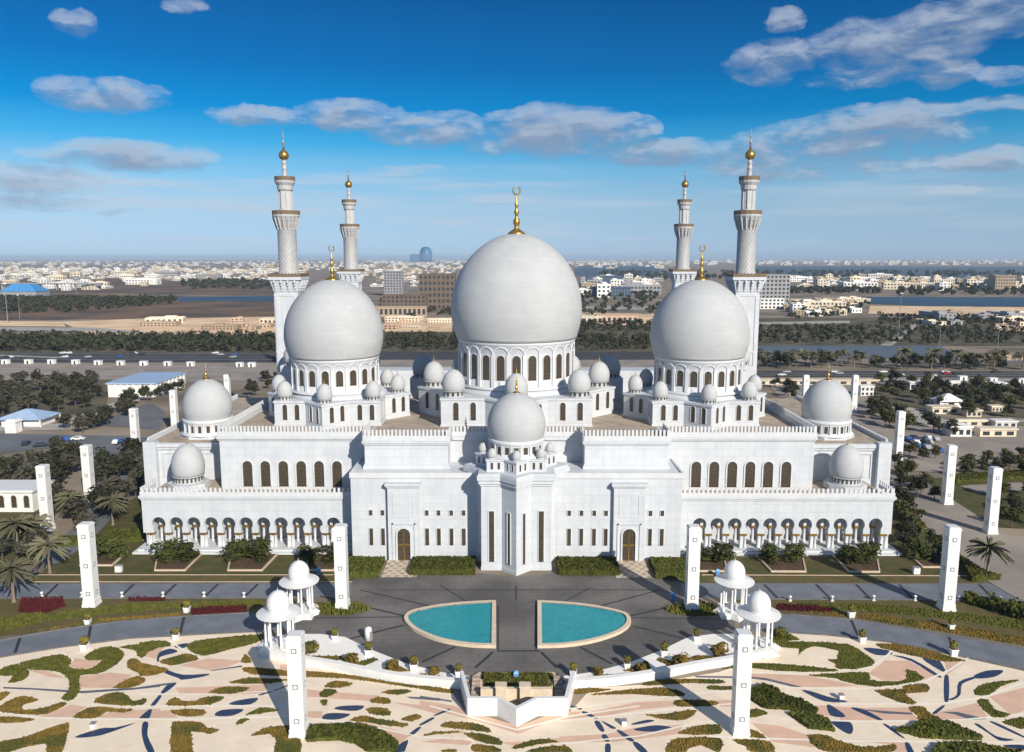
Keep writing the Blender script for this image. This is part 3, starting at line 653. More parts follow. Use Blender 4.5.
for sx in (-1, 1):                                     # slit windows of the entrance range
    for x in (30.9, 28.4, 19.0, 16.5, 13.8, 11.2):
        add_window(ent, 'slit_window', sx * x, 163.6, ANG, .8, 3.4, 7.1, False, .12)
        add_window(ent, 'square_window', sx * x, 163.6, ANG, .75, 10.0, 11.1, False, .12)
    # portal
    cx = sx * 23.8; b = MB(); b.box(cx - 3.3, cx + 3.3, 162.5, 163.7, 0, 16.6)
    for a0, a1, q in ((16.3, 16.7, .2), (16.7, 17.3, .5)): b.box(cx - 3.3 - q, cx + 3.3 + q, 162.5 - q, 163.7, a0, a1)
    b.box(cx - 2.2, cx - 1.9, 162.42, 162.55, 10.2, 14.8); b.box(cx + 1.9, cx + 2.2, 162.42, 162.55, 10.2, 14.8); b.box(cx - 2.2, cx + 2.2, 162.42, 162.55, 14.8, 15.1); b.box(cx - 2.2, cx + 2.2, 162.42, 162.55, 9.9, 10.2)
    for q in (-1, 1): b.box(cx + q * 2.35 - .15, cx + q * 2.35 + .15, 162.3, 162.55, 0.4, 8.6)
    b.box(cx - 2.5, cx + 2.5, 162.3, 162.55, 8.3, 8.6)
    po = b.build('portal', M['marble'], mosque)
    d = MB(); window(d, cx, 162.5, ANG, 2.7, .4, 7.5, True, .35, .3); d.build('door', [M['ctrim'], M['glass']], po)
    d = MB(); d.box(cx - 1.25, cx + 1.25, 162.36, 162.46, 3.7, 4.0); d.box(cx - .08, cx + .08, 162.36, 162.46, .4, 6.6); d.build('gilt_bar', M['gold'], po)
    st = MB()
    for k in range(7):                                  # shallow steps of pale and dark stone laid as a chequer
        for j in range(8):
            st.mi = (j + k) % 2; st.box(cx - 3.6 + j * .9, cx - 2.7 + j * .9, 154.3 + k * 1.17, 155.47 + k * 1.17, 0, .06 + k * .06)
    st.build('stair', [M['checker'], M['roof']], mosque)
# star-shaped porch
cy = 165.3
b = MB(); b.prism(star(0, cy, 10.2), 0, 18.1)
for z0_, z1_, q in ((18.0, 18.5, 10.5), (18.5, 19.3, 10.9), (19.3, 20.3, 11.3), (20.3, 20.7, 11.0)): b.prism(star(0, cy, q), z0_, z1_)
b.prism(star(0, cy, 10.35), 0, .8)
porch = b.build('porch', M['marble'], mosque)
def star_faces(cx, cy, Rr):
    pts = star(cx, cy, Rr); out = []
    for i in range(16):
        a, c = Vector(pts[i]), Vector(pts[(i + 1) % 16]); d = c - a
        out.append((a, c, math.atan2(-d.x, d.y)))
    return out
for a, c, ang in star_faces(0, cy, 10.2):
    if math.sin(ang) > .3: continue
    m = (a + c) / 2; add_window(porch, 'tall_window', m.x, m.y, ang, .75 if abs(math.sin(ang)) < .9 else 1.05, 1.9, 12.7, False, .2)
b = MB(); b.prism(star(0, cy, 8.6), 20.7, 23.1); b.prism(star(0, cy, 8.85), 22.9, 23.25); ring = b.build('porch_turret', M['marble'], porch)
for a, c, ang in star_faces(0, cy, 8.6):
    if math.sin(ang) > .3: continue
    for t in (.3, .7):
        m = a.lerp(c, t); b = MB(); window(b, m.x, m.y, ang, .5, 21.2, 22.6, False, .08, .08); b.build('small_window', [M['ctrim'], M['glass']], porch)
for k in range(8):
    a = ANG + k * math.pi / 4; cupola(mosque, 7.1 * math.cos(a), cy + 7.1 * math.sin(a), 23.25, .95, .4, 1.75, .5, 0, 14)
def great_dome(cx, cy, Rr, z0, z1, zd, rd, nwin, ww, wz0, wz1, fh, seg=64, moon=True):
    """dome, pierced drum and gilded finial"""
    b = MB(); b.smooth = True
    b.lathe([(rd + .9, zd), (rd + .9, zd + .4), (rd, zd + .7), (rd, z0 - 1.0), (rd + .3, z0 - .8), (rd + .45, z0 - .3), (rd + .3, z0 + .1)], cx, cy, seg)
    b.smooth = False
    for k in range(nwin):                               # engaged shafts and blind arches between the windows
        a = ANG + math.pi / nwin + 2 * math.pi * k / nwin
        b.obox(cx + (rd + .12) * math.cos(a), cy + (rd + .12) * math.sin(a), a, ww * .42, .5, zd + .6, wz1 + .2)
        a2 = ANG + 2 * math.pi * k / nwin; sp = 2 * rd * math.sin(math.pi / nwin)
        for i in range(6):
            t0, t1 = math.pi * i / 6, math.pi * (i + 1) / 6; q = []
            for t in (t0, t1):
                off = sp * .5 * math.cos(t); zz = wz1 + .1 + (z0 - wz1 - 1.2) * math.sin(t); aa = a2 + off / rd
                q.append((cx + (rd + .15) * math.cos(aa), cy + (rd + .15) * math.sin(aa), zz))
            b.tube(q[0], q[1], .16 * ww / 1.8, .16 * ww / 1.8, 5)
    dr = b.build('drum', M['ctrim'], mosque, (cx, cy, zd))
    for k in range(nwin):
        a = ANG + 2 * math.pi * k / nwin
        if math.sin(a) > .45: continue
        add_window(dr, 'drum_window', cx + (rd - .02) * math.cos(a), cy + (rd - .02) * math.sin(a), a, ww, wz0, wz1, True, .14, .14)
    b = MB(); b.smooth = True; b.lathe(dome_profile(Rr, z0, z1, 40), cx, cy, seg)
    d = b.build('dome', M['domem'], mosque, (cx, cy, z0))
    finial(d, cx, cy, z1 - .1, fh, 1.0, moon)
    return d
great_dome(0, cy, 6.15, 26.7, 36.2, 23.1, 5.55, 18, .95, 24.1, 25.75, 4.0, 40, False)
def star_terrace(cx, cy, Rr, z0, z1, cr, cdrum, ch, cfin, ring_r, ring_z, ww):
    b = MB(); b.prism(star(cx, cy, Rr), z0, z1); b.prism(star(cx, cy, Rr + .3), z1 - .5, z1 - .02); b.prism(star(cx, cy, Rr + .25), z0, z0 + .5)
    b.smooth = True; b.lathe([(ring_r + 1.5, z1 - .05), (ring_r + 1.2, z1 + .4), (ring_r, ring_z)], cx, cy, 48); b.smooth = False
    o = b.build('star_terrace', M['marble'], mosque)
    for a, c, ang in star_faces(cx, cy, Rr):
        if math.sin(ang) > .45: continue
        for t in (.27, .66) if (c - Vector((cx, cy))).length > (a - Vector((cx, cy))).length is False else (.34, .73):
            m = a.lerp(c, t); add_window(o, 'terrace_window', m.x, m.y, ang, ww, z0 + (z1 - z0) * .24, z0 + (z1 - z0) * .86, True, .14, .12)
    for k in range(8):
        a = ANG + k * math.pi / 4
        cupola(mosque, cx + Rr * .84 * math.cos(a), cy + Rr * .84 * math.sin(a), z1, cr, cdrum, ch, cfin)
    return o
star_terrace(0, 204, 25.3, 24.3, 31.2, 2.75, 1.6, 5.0, 1.9, 14.9, 32.6, 1.3)
great_dome(0, 204, 16.6, 44.0, 70.3, 32.4, 14.6, 24, 2.05, 34.9, 40.9, 11.0)
for sx in (-1, 1):
    star_terrace(sx * 45.1, 200, 17.9, 24.3, 30.3, 1.85, 1.0, 3.6, 1.3, 10.9, 31.4, 1.1)
    great_dome(sx * 45.8, 200, 12.2, 39.8, 58.9, 31.3, 10.6, 20, 1.7, 33.4, 37.2, 8.0)
# smaller domes behind, on the court side of the hall
for sx in (-1, 1):
    for x, y in ((27, 229), (67, 244), (72, 256)):
        b = MB(); b.box(sx * x - 3.4, sx * x + 3.4, y - 3.4, y + 3.4, 20, 30); b.build('court_turret', M['marble'], mosque)
        cupola(mosque, sx * x, y, 30, 3.1, 1.2, 5.2, 1.6)
# side wings with their own domes
for sx in (-1, 1):
    x0, x1 = sorted((sx * 66.9, sx * 87.4)); b = MB(); b.box(x0, x1, 184.0, 246, 0, 20.8)
    xo, xi = sx * 87.6, sx * 84.6; xa, xb = sorted((xo, xi)); b.box(xa, xb, 182.6, 184.5, 0, 21.3); xa, xb = sorted((sx * 66.9, xi))
    for y0_, z0_, z1_ in ((183.6, 19.3, 19.9), (183.3, 19.9, 20.85)): b.box(xa, xb, y0_, 184.2, z0_, z1_)
    for q in (0, 1):
        xc = sx * (70.6 + q * 9.4)
        for xq in (xc - 3.6, xc + 3.4): b.box(xq, xq + .25, 183.8, 184.1, 12.5, 18.3)
        b.box(xc - 3.6, xc + 3.65, 183.78, 184.1, 18.3, 18.55)
    wg = b.build('wing_wall', M['marble'], mosque)
    r = MB(); xa, xb = sorted((sx * 67.1, sx * 86.6)); r.box(xa, xb, 184.4, 245.8, 20.82, 20.9); r.build('roof', M['roof'], wg)
    p = MB(); parapet(p, [(sx * 87.2, 184.6), (sx * 87.2, 246)], 20.82, 22.0, base=.7); p.build('parapet', M['ctrim'], wg)
    cx = sx * 76.0
    b = MB(); b.prism([(cx + 6.6 * math.cos(k * math.pi / 4 + .3927), 193.2 + 6.6 * math.sin(k * math.pi / 4 + .3927)) for k in range(8)], 20.9, 21.6); b.build('dome_base', M['marble'], mosque)
    great_dome(cx, 193.2, 5.85, 25.2, 34.8, 21.5, 5.5, 18, .8, 22.4, 24.2, 4.4, 40, False)
    b = MB(); b.prism([(sx * 75 + 4.6 * math.cos(k * math.pi / 4 + .3927), 177.4 + 4.6 * math.sin(k * math.pi / 4 + .3927)) for k in range(8)], 12.0, 13.4); b.build('dome_base', M['marble'], mosque)
    cupola(mosque, sx * 75, 177.4, 13.4, 3.65, 1.7, 7.2, 1.7, 22, 36)
# the arcades: eleven horseshoe arches on gilt-capped columns either side
def arcade(sx):
    W, n, z_top, zc, rr_, th = 3.85, 11, 11.7, 6.15, 1.5, .9
    xs = [sx * (78.7 - i * W) for i in range(n)]
    lo, hi = min(xs) - W / 2, max(xs) + W / 2
    Y = 169.0; b = MB(); SEG = 14; zi = 4.1
    a0 = -math.acos(1.2 / rr_) if 1.2 < rr_ else 0
    for cx in xs:
        arc = [(1.2, zi)] + [(rr_ * math.cos(a0 + (math.pi - 2 * a0) * k / SEG), zc + rr_ * math.sin(a0 + (math.pi - 2 * a0) * k / SEG)) for k in range(SEG + 1)] + [(-1.2, zi)]
        top = []
        for (x, z) in arc:
            top.append((x, z))
        m = len(arc); outer = [(W / 2, z) if x > .9 else ((-W / 2, z) if x < -.9 else (x, z_top)) for x, z in arc]
        # fill between the arch and the bay's outline with quads
        vs = []; 
        for y in (Y, Y + th):
            vs += [(cx + x, y, z) for x, z in arc] + [(cx + x, y, z) for x, z in outer]
        fs = []
        for k in range(m - 1):
            fs += [(k, m + k, m + k + 1, k + 1), (2 * m + k, 2 * m + k + 1, 3 * m + k + 1, 3 * m + k), (k, k + 1, 2 * m + k + 1, 2 * m + k)]
        b.add(vs, fs)
        i1 = max(k for k in range(m) if outer[k][0] == W / 2); i2 = min(k for k in range(m) if outer[k][0] == -W / 2)
        for (s, e) in ((outer[i1], outer[i1 + 1]), (outer[i2 - 1], outer[i2])):
            xe = W / 2 if s[0] == W / 2 else -W / 2; zz = s[1] if s[0] == W / 2 else e[1]; xt = e[0] if s[0] == W / 2 else s[0]
            for y in (Y, Y + th): b.add([(cx + xe, y, zz), (cx + xe, y, z_top), (cx + xt, y, z_top)], [(0, 1, 2)] if (y == Y) == (xe < 0) else [(0, 2, 1)])
    xa, xb = sorted((sx * 35.0, sx * (35.0 if False else (min(abs(x) for x in xs) - W / 2)))); b.box(xa, xb, Y, Y + th, 0, z_top)
    xa, xb = sorted((sx * (78.7 + W / 2), sx * 82.2)); b.box(xa, xb, Y, Y + th, 4.1, z_top)
    xo0, xo1 = sorted((sx * 35.0, sx * 82.2))
    b.box(xo0, xo1, Y + th, 176.1, z_top - 1.2, z_top)                      # ceiling and terrace slab
    xe0, xe1 = sorted((sx * 81.4, sx * 82.2)); b.box(xe0, xe1, Y + th, 172.4, 7.8, z_top - 1.2); b.box(xe0, xe1, 172.3, 184, 0, z_top)
    for a_, b_, q in ((z_top - .1, z_top + .3, .2), (z_top + .3, z_top + .9, .45)): b.box(xo0 - (q if sx < 0 else 0), xo1 + (q if sx > 0 else 0), Y - q, Y + th, a_, b_)
    wall = b.build('arcade_wall', M['marble'], mosque)
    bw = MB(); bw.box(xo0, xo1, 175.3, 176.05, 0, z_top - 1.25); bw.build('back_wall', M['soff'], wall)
    bw = MB(); bw.box(xo0 - (1.6 if sx < 0 else 0), xo1 + (1.6 if sx > 0 else 0), 166.6, 176, 0, .45); bw.box(xo0 - (.8 if sx < 0 else 0), xo1 + (.8 if sx > 0 else 0), 167.4, 176, .45, .8); bw.build('platform', M['ctrim'], wall)
    rf = MB(); rf.box(xo0 + .3, xo1 - .3, Y + .4, 176, z_top + .02, z_top + .25); rf.box(sorted((sx * 66.9, sx * 82.0))[0], sorted((sx * 66.9, sx * 82.0))[1], 176, 184, z_top, z_top + .25); rf.build('roof', M['roof'], wall)
    pp = MB(); parapet(pp, [(sx * 82.2, 176), (sx * 82.2, Y - .2), (sx * 35.2, Y - .2)], z_top + .9, z_top + 2.7, tooth=.5, gap=.5); pp.build('parapet', M['ctrim'], wall)
    piers = [sx * (78.7 + W / 2 - i * W) for i in range(n)]
    for x in piers:
        c = MB()
        for yy in (Y + .2, Y + .72):
            c.smooth = True
            for dx in (-.48, .48): c.lathe([(.36, .8), (.36, 1.1), (.28, 1.25), (.24, 3.5), (.3, 3.6)], x + dx, yy, 10)
        c.smooth = False; c.box(x - .62, x + .62, Y + .3, Y + .62, .8, 3.6)
        co = c.build('pier', M['ctrim'], wall)
        g2 = MB(); g2.box(x - .8, x + .8, Y - .05, Y + th + .05, 3.6, 4.1); g2.build('gilt_capital', M['gold'], co)
    for x in xs:
        xi = x + sx * 1.3; c = MB(); c.smooth = True
        c.lathe([(.42, .8), (.42, 1.2), (.33, 1.4), (.29, 4.0), (.36, 4.1)], xi, 173.0, 12); c.smooth = False; c.box(xi - .32, xi + .32, 172.7, 173.3, 4.05, z_top - 1.2)
        co = c.build('inner_column', M['ctrim'], wall)
        g2 = MB(); g2.box(xi - .46, xi + .46, 172.56, 173.44, 4.12, 4.7); g2.build('gilt_capital', M['gold'], co)
    for yy in (Y + .5, 172.0):
        cnr = MB(); cnr.smooth = True; cnr.lathe([(.5, .8), (.35, 1.2), (.3, 3.6), (.45, 4.1)], sx * 81.5, yy, 10); cnr.build('corner_column', M['ctrim'], wall)
arcade(-1); arcade(1)
# court galleries running back to the far minarets
for sx in (-1, 1):
    x0, x1 = sorted((sx * 70, sx * 80)); b = MB(); b.box(x0, x1, 244, 368, 0, 12.5); parapet(b, [(sx * 80.1, 244), (sx * 80.1, 368)], 12.5, 14.5, tooth=.7, gap=.7); b.build('court_gallery', M['marble'], mosque)
    for k in range(12): cupola(mosque, sx * 75, 279 + k * 8, 12.5, 2.4, .8, 4.0, 1.0, 0, 14)
b = MB(); b.box(-80, 80, 366, 378, 0, 12.5); b.build('court_gallery', M['marble'], mosque)

# ------------------------------------------------------------------ minarets, each a tower of its own
def minaret():
    r = empty('minaret')
    b = MB(); b.box(-3.85, 3.85, -3.85, 3.85, 0, 53); b.box(-4.1, 4.1, -4.1, 4.1, 0, 3)
    for z0_, z1_, q in ((33, 33.6, 4.0), (51.6, 52.2, 4.0)): b.box(-q, q, -q, q, z0_, z1_)
    for k in range(4):                                  # corner pilasters and tall blind panels, brackets under the balcony
        a = k * math.pi / 2; c, s = math.cos(a), math.sin(a)
        for off in (-3.15, 3.15): b.obox(3.92 * c - off * s, 3.92 * s + off * c, a, 1.1, .3, 3, 51.6)
        for off in (-3.3, -1.1, 1.1, 3.3):
            for j in range(4): b.obox((4.05 + j * .22) * c - off * s, (4.05 + j * .22) * s + off * c, a, .55, .5 + j * .44, 53.2 + j * .9, 54.1 + j * .9 - .01)
    b.prism([(-3.95, -3.95), (3.95, -3.95), (3.95, 3.95), (-3.95, 3.95)], 53, 56.9, 1.25); b.box(-5.4, 5.4, -5.4, 5.4, 56.9, 57.9)
    b.build('base_tower', M['marble'], r)
    for k in range(4):
        a = k * math.pi / 2
        for z0_ in (40, 12):
            w = MB(); window(w, 3.86 * math.cos(a), 3.86 * math.sin(a), a, 1.3, z0_, z0_ + 4.5, True, .3, .2); w.build('base_window', [M['trim'], M['glass']], r)
    def rail(zz, hw, sq, h=1.2):
        b = MB()
        if sq: parapet(b, [(-hw, -hw), (hw, -hw), (hw, hw), (-hw, hw)], zz, zz + h, True, .75, .5, .5, .25)
        else: b.lathe([(hw - .25, zz), (hw, zz), (hw, zz + h), (hw - .25, zz + h), (hw - .25, zz)], 0, 0, 16)
        return b.build('balcony_rail', M['bronze'], r)
    rail(57.9, 5.3, True)
    b = MB(); b.smooth = True; b.lathe([(3.5, 57.9), (3.4, 59.4), (3.05, 59.8), (3.02, 74.4), (3.1, 74.6)], 0, 0, 32); b.build('carved_shaft', M['shaft'], r)
    b = MB(); b.smooth = False; b.lathe([(3.1, 74.4), (3.5, 75.4), (3.4, 75.5), (4.0, 76.4), (3.9, 76.5), (4.5, 77.5), (4.5, 78.0)], 0, 0, 16); 
    for k in range(16):
        a = k * math.pi / 8; b.tube((3.05 * math.cos(a), 3.05 * math.sin(a), 73.2), (4.2 * math.cos(a), 4.2 * math.sin(a), 77.2), .25, .35, 5)
    b.build('corbel', M['shaftp'], r); rail(78.0, 4.5, False, 1.3)
    b = MB(); b.smooth = True; b.lathe([(2.3, 78), (2.3, 79.6), (2.0, 79.8), (2.0, 86.2)], 0, 0, 24); b.smooth = False
    for k in range(8): a = k * math.pi / 4 + .39; b.lathe([(.28, 79.5), (.22, 80), (.22, 85.8), (.3, 86.2)], 2.05 * math.cos(a), 2.05 * math.sin(a), 8)
    b.build('upper_shaft', M['shaftp'], r)
    b = MB(); b.lathe([(2.1, 85.6), (2.5, 86.0), (2.6, 87.3), (3.2, 88.2), (3.3, 88.9)], 0, 0, 16); b.build('corbel', M['shaftp'], r); rail(88.9, 3.3, False, 1.3)
    b = MB(); b.smooth = True; b.lathe([(1.1, 88.9), (.95, 90), (.72, 91), (.68, 92.6), (.95, 92.9), (.68, 93.2), (.66, 94.4), (.9, 94.6), (.6, 94.9), (.5, 95.6)], 0, 0, 16); b.build('lantern_neck', M['shaftp'], r)
    b = MB(); b.smooth = True; b.lathe([(.5, 95.5), (1.2, 95.8), (1.62, 96.5), (1.65, 97.2), (1.2, 98.1), (.5, 98.6), (.35, 99.2)], 0, 0, 16); b.build('gilt_globe', M['gold'], r)
    b = MB(); b.smooth = True; b.lathe([(.35, 99.1), (.28, 100.5), (.55, 100.8), (.55, 101.1), (.22, 101.4), (.18, 102.4), (.4, 102.8), (.15, 103.2), (.08, 104.4), (.001, 105.6)], 0, 0, 10); b.build('spire', M['inlay'], r)
    return r
mn = minaret()
for i, (x, y, lab) in enumerate([(-75.6, 267, 'near left white minaret rising just behind the left great dome'), (75.6, 267, 'near right white minaret rising just behind the right great dome'), (-76.2, 371, 'far left minaret, the smaller looking one between left dome and central dome'), (76.2, 371, 'far right minaret, the smaller looking one between central dome and right dome')]):
    m_ = mn if i == 0 else copy_tree(mn)
    m_.location = (x, y, 0); tag(m_, lab, 'minaret', 'four minarets of the mosque')

# ------------------------------------------------------------------ white light pylons
def pylon():
    r = empty('light_pylon')
    b = MB(); b.box(-1.05, 1.05, -1.05, 1.05, 1.3, 15.3); b.box(-1.12, 1.12, -1.12, 1.12, 15.3, 15.7)
    b.box(-.95, .95, -.95, .95, 15.7, 15.9); b.build('shaft', M['trim'], r)
    b = MB(); b.box(-1.25, 1.25, -1.25, 1.25, 0, .5); b.box(-1.15, 1.15, -1.15, 1.15, .5, 1.3); b.build('plinth', M['trim'], r)
    for z in (2.6, 8.0, 13.6):
        for k in range(4):
            a = k * math.pi / 2; b = MB(); c, s = math.cos(a), math.sin(a)
            b.obox(1.055 * c, 1.055 * s, a, .8, .06, z - .4, z + .4); b.mi = 1
            b.obox(1.09 * c, 1.09 * s, a, .46, .06, z - .23, z + .23)
            b.build('star_panel', [M['inlay'], M['trim']], r)
    return r
py = pylon()
PY = [(-29.5, 100.4, 'front left white pylon standing in the parterre', 14.5), (30.5, 101.2, 'front right white pylon standing in the parterre', 14.5), (-32.1, 140, 'white pylon at the left edge of the dark plaza beside the domed kiosk', 15.9), (32.3, 140, 'white pylon at the right edge of the dark plaza beside the domed kiosk', 15.9), (-79.1, 140.9, 'white pylon beside the red flower bed on the left paver road', 15.9), (79.2, 140.1, 'white pylon beside the round bushes on the right paver road', 15.9), (-111.4, 182.3, 'leftmost white pylon, standing by the low white arcade building', 15.9), (111.4, 181.4, 'rightmost white pylon, standing above the lone palm', 15.9), (-111.9, 202.5, 'white pylon among trees, second from the left edge of the photo', 15.9), (113.2, 204.0, 'white pylon at the bend of the right avenue', 15.9), (-124, 254, 'white pylon behind the left wing at the grey forecourt', 15.9), (122.2, 250.5, 'white pylon just behind the right wing beside the parking lot', 15.9), (-126.5, 290, 'white pylon half hidden left of the outer left dome', 15.9), (141, 330, 'slim white pylon right of the outer right dome', 15.9), (120.5, 330, 'slim white pylon left of the outer right dome', 15.9), (-121, 330, 'slim white pylon right of the outer left dome', 15.9)]
for i, (x, y, lab, h) in enumerate(PY):
    o = py if i == 0 else copy_tree(py); o.location = (x, y, 0); o.scale = (.93, .93, h / 15.9) if h < 15 else (1, 1, 1); tag(o, lab, 'pylon', 'white light pylons round the mosque')

# ------------------------------------------------------------------ domed kiosks
def kiosk():
    r = empty('domed_kiosk')
    b = MB()
    for q, z0_, z1_ in ((4.4, 0, .3), (4.0, .3, .6), (3.5, .6, .9)): b.prism(star(0, 0, q), z0_, z1_)
    b.build('plinth', M['trim'], r)
    for k in range(8):
        a = k * math.pi / 4 + math.pi / 8; b = MB(); b.smooth = True
        b.lathe([(.34, .9), (.34, 1.2), (.21, 1.35), (.18, 5.5), (.28, 5.75), (.32, 5.9)], 2.45 * math.cos(a), 2.45 * math.sin(a), 10); b.build('column', M['trim'], r)
    b = MB(); b.smooth = False; b.lathe([(2.0, 5.9), (2.9, 5.9), (3.0, 6.1), (3.9, 6.35), (3.95, 6.5), (2.2, 6.85), (1.95, 6.9)], 0, 0, 32); b.build('canopy', M['trim'], r)
    b = MB(); b.smooth = True; b.lathe([(1.95, 6.8), (1.95, 7.25), (1.85, 7.3)], 0, 0, 32); b.lathe(dome_profile(2.08, 7.25, 10.45, 18), 0, 0, 32); b.lathe([(.12, 10.4), (.05, 10.7), (.001, 11.0)], 0, 0, 8); b.build('dome', M['trim'], r)
    b = MB(); b.smooth = True; b.lathe([(.9, .9), (.9, 1.0), (.75, 1.05), (.75, 1.6), (.95, 1.7), (.95, 1.8), (.1, 1.85)], 0, 0, 16); b.build('basin', M['soff'], r)
    return r
ki = kiosk()
for i, (x, y, lab) in enumerate([(-39.3, 137.6, 'rear left domed white kiosk beside the plaza pylon'), (-39.2, 124.6, 'front left domed white kiosk behind the front left pylon'), (39.5, 138.2, 'rear right domed white kiosk beside the plaza pylon'), (39.9, 124.8, 'front right domed white kiosk behind the front right pylon')]):
    o = ki if i == 0 else copy_tree(ki); o.location = (x, y, 0); o.scale = (.9, .9, .96); tag(o, lab, 'kiosk', 'domed white kiosks flanking the plaza')

# ------------------------------------------------------------------ pools
def pool_water():
    def rip(t, v, c): 
        k = t.smooth(t.noise(v, 1.8, 5), .3, .75); return t.mix(k, c, (.017, .31, .35, 1))
    m = mat('pool_water', (.013, .22, .265), (.015, .265, .305), .5, .35, bump=.03, bscale=4, extra=rip, spec=.12)
    return m
M['pool'] = pool_water(); M['poolrim'] = mat('pool_rim', (.68, .56, .42), (.60, .49, .37), 1.2, .6)
M['tile'] = mat('pool_tile', (.03, .10, .22), (.04, .14, .26), 2, .4)
for px, lab in (([(404, 620), (408, 614.5), (418, 611), (440, 606.8), (468, 604), (496, 602.7), (496, 648.5), (470, 647.5), (440, 642.5), (418, 634), (408, 627)], 'left half-moon turquoise pool with a pale stone rim on the plaza'), ([(631, 623), (628, 616.5), (618, 612.5), (594, 607.5), (566, 604.3), (537.5, 602.7), (537.5, 648.5), (566, 647.5), (594, 643), (616, 636), (627, 629.5)], 'right half-moon turquoise pool with a pale stone rim on the plaza')):
    q = P(*px); q = q[6:] + q[:6]; pts = []             # straight side closes the outline; the curve runs from q[0] to q[-1]
    for k in range(len(q) - 1):
        p0, p1, p2, p3 = (Vector(q[max(0, min(len(q) - 1, k + j))]) for j in (-1, 0, 1, 2))
        for a_ in range(4):
            t_ = a_ / 4; w_ = .5 * ((2 * p1) + (p2 - p0) * t_ + (2 * p0 - 5 * p1 + 4 * p2 - p3) * t_ * t_ + (3 * p1 - p0 - 3 * p2 + p3) * t_ ** 3); pts.append((w_.x, w_.y))
    pts.append(q[-1]); cxm = sum(p[0] for p in pts) / len(pts); cym = sum(p[1] for p in pts) / len(pts)
    r = tag(empty('fountain_pool', (cxm, cym, 0)), lab, 'pool', 'paired pools on the plaza')
    i, c = pts, (cxm, cym)
    inn = []
    n = len(pts)
    area2 = sum(pts[k][0] * pts[(k + 1) % n][1] - pts[(k + 1) % n][0] * pts[k][1] for k in range(n)); sg = 1 if area2 > 0 else -1
    for k in range(n):
        a, b_, d = Vector(pts[k - 1]), Vector(pts[k]), Vector(pts[(k + 1) % n]); e1 = (b_ - a).normalized(); e2 = (d - b_).normalized()
        nn = Vector((-(e1.y + e2.y), e1.x + e2.x)); nn.normalize(); cs = max(.5, nn.dot(Vector((-e1.y, e1.x)))); inn.append(tuple(b_ + nn * (sg * .75 / cs)))
    b = MB()
    for k in range(n):
        j = (k + 1) % n; A_, B_, C_, D_ = pts[k], pts[j], inn[j], inn[k]
        vs = [(q[0], q[1], z) for z in (0, .55) for q in (A_, B_, C_, D_)]
        b.add(vs, [(4, 5, 6, 7), (0, 1, 5, 4), (2, 3, 7, 6)])
    b.build('rim', M['poolrim'], r)
    b = MB(); b.sheet(inn, .30); b.build('water', M['pool'], r)
    b = MB(); cc = Vector((cxm, cym))
    for k in range(n):
        j = (k + 1) % n; b.add([(inn[k][0], inn[k][1], .30), (inn[j][0], inn[j][1], .30), (inn[j][0], inn[j][1], .54), (inn[k][0], inn[k][1], .54)], [(0, 1, 2, 3)])
    b.build('tile_band', M['tile'], r)

# ------------------------------------------------------------------ terrace walls, planters, small things of the forecourt
def wall_run(pts, w, z1, name, lab, m='trim', cap=True, cat='wall'):
    o = tag(empty(name, (pts[len(pts) // 2][0], pts[len(pts) // 2][1], 0)), lab, cat)
    a_ = MB(); kerb_line(pts, w, z1, a_); a_.build('wall_body', M[m], o)
    if cap:
        b = MB()
        for i, (p_, q_) in enumerate(zip(pts, pts[1:])):
            d = Vector((q_[0] - p_[0], q_[1] - p_[1])); b.obox((p_[0] + q_[0]) / 2, (p_[1] + q_[1]) / 2, math.atan2(d.y, d.x) + math.pi / 2, d.length + w * .5, w + .2 + .006 * (i % 2), z1 + .01, z1 + .14 + .006 * (i % 2))
        b.build('coping', M['whitepave'], o)
    return o
wl = [(262, 656), (284, 660), (305, 665), (325, 668), (344, 671.5), (368, 676.5), (392, 680.8), (420, 684.5), (449, 687), (462, 688)]
wall_run(P(*wl), .8, 1.2, 'terrace_wall', 'curving low white wall from the front left kiosk to the stepped overlook')
wall_run(P(*[(2 * 516.8 - u, v) for u, v in wl]), .8, 1.2, 'terrace_wall', 'curving low white wall from the front right kiosk to the stepped overlook')
ov = tag(empty('overlook', (0, 108, 0)), 'white angular overlook with a pointed front wall and planted bed behind', 'overlook')
OUT = [G(462, 688), G(469, 715), G(498, 715), G(517, 725.5), G(537, 715), G(566, 715), G(573, 688)]
b = MB(); kerb_line(OUT, .55, 2.7, b); b.build('front_wall', M['trim'], ov)
b = MB(); kerb_line(P((468, 683), (480, 676), (553, 676), (566, 683)), .6, .5, b); b.build('bed_kerb', M['kerb'], ov)
b = MB(); kerb_line(P((482, 700), (551, 700)), .7, 1.9, b); kerb_line(P((482, 684), (482, 700)), .6, .7, b); kerb_line(P((551, 684), (551, 700)), .6, .7, b); b.build('inner_wall', M['poolrim'], ov)
for u in (501, 525): x, y = G(u, 702); b = MB(); b.box(x - .75, x + .75, y - .6, y + .6, 0, 2.6); b.box(x - .85, x + .85, y - .7, y + .7, 2.6, 2.8); b.build('pier', M['poolrim'], ov)
for u0, u1 in ((470, 482), (552, 565)):
    b = MB(); x0 = G(u0, 690)[0]; x1 = G(u1, 690)[0]; y0 = G(516, 703)[1]
    for k in range(6): b.box(x0 + .3, x1 - .3, y0 + k * .9, y0 + (k + 1) * .9, 0, .3 + k * .2)
    b.build('stair', M['roof'], ov)
bed = P((483, 677), (552, 677), (550, 699), (485, 699)); hb = MB(); solid_hedge(hb, bed, .75); tag(hb.build('planted_bed', [M['cover']]), 'square green bed planted inside the angular overlook', 'flower bed')

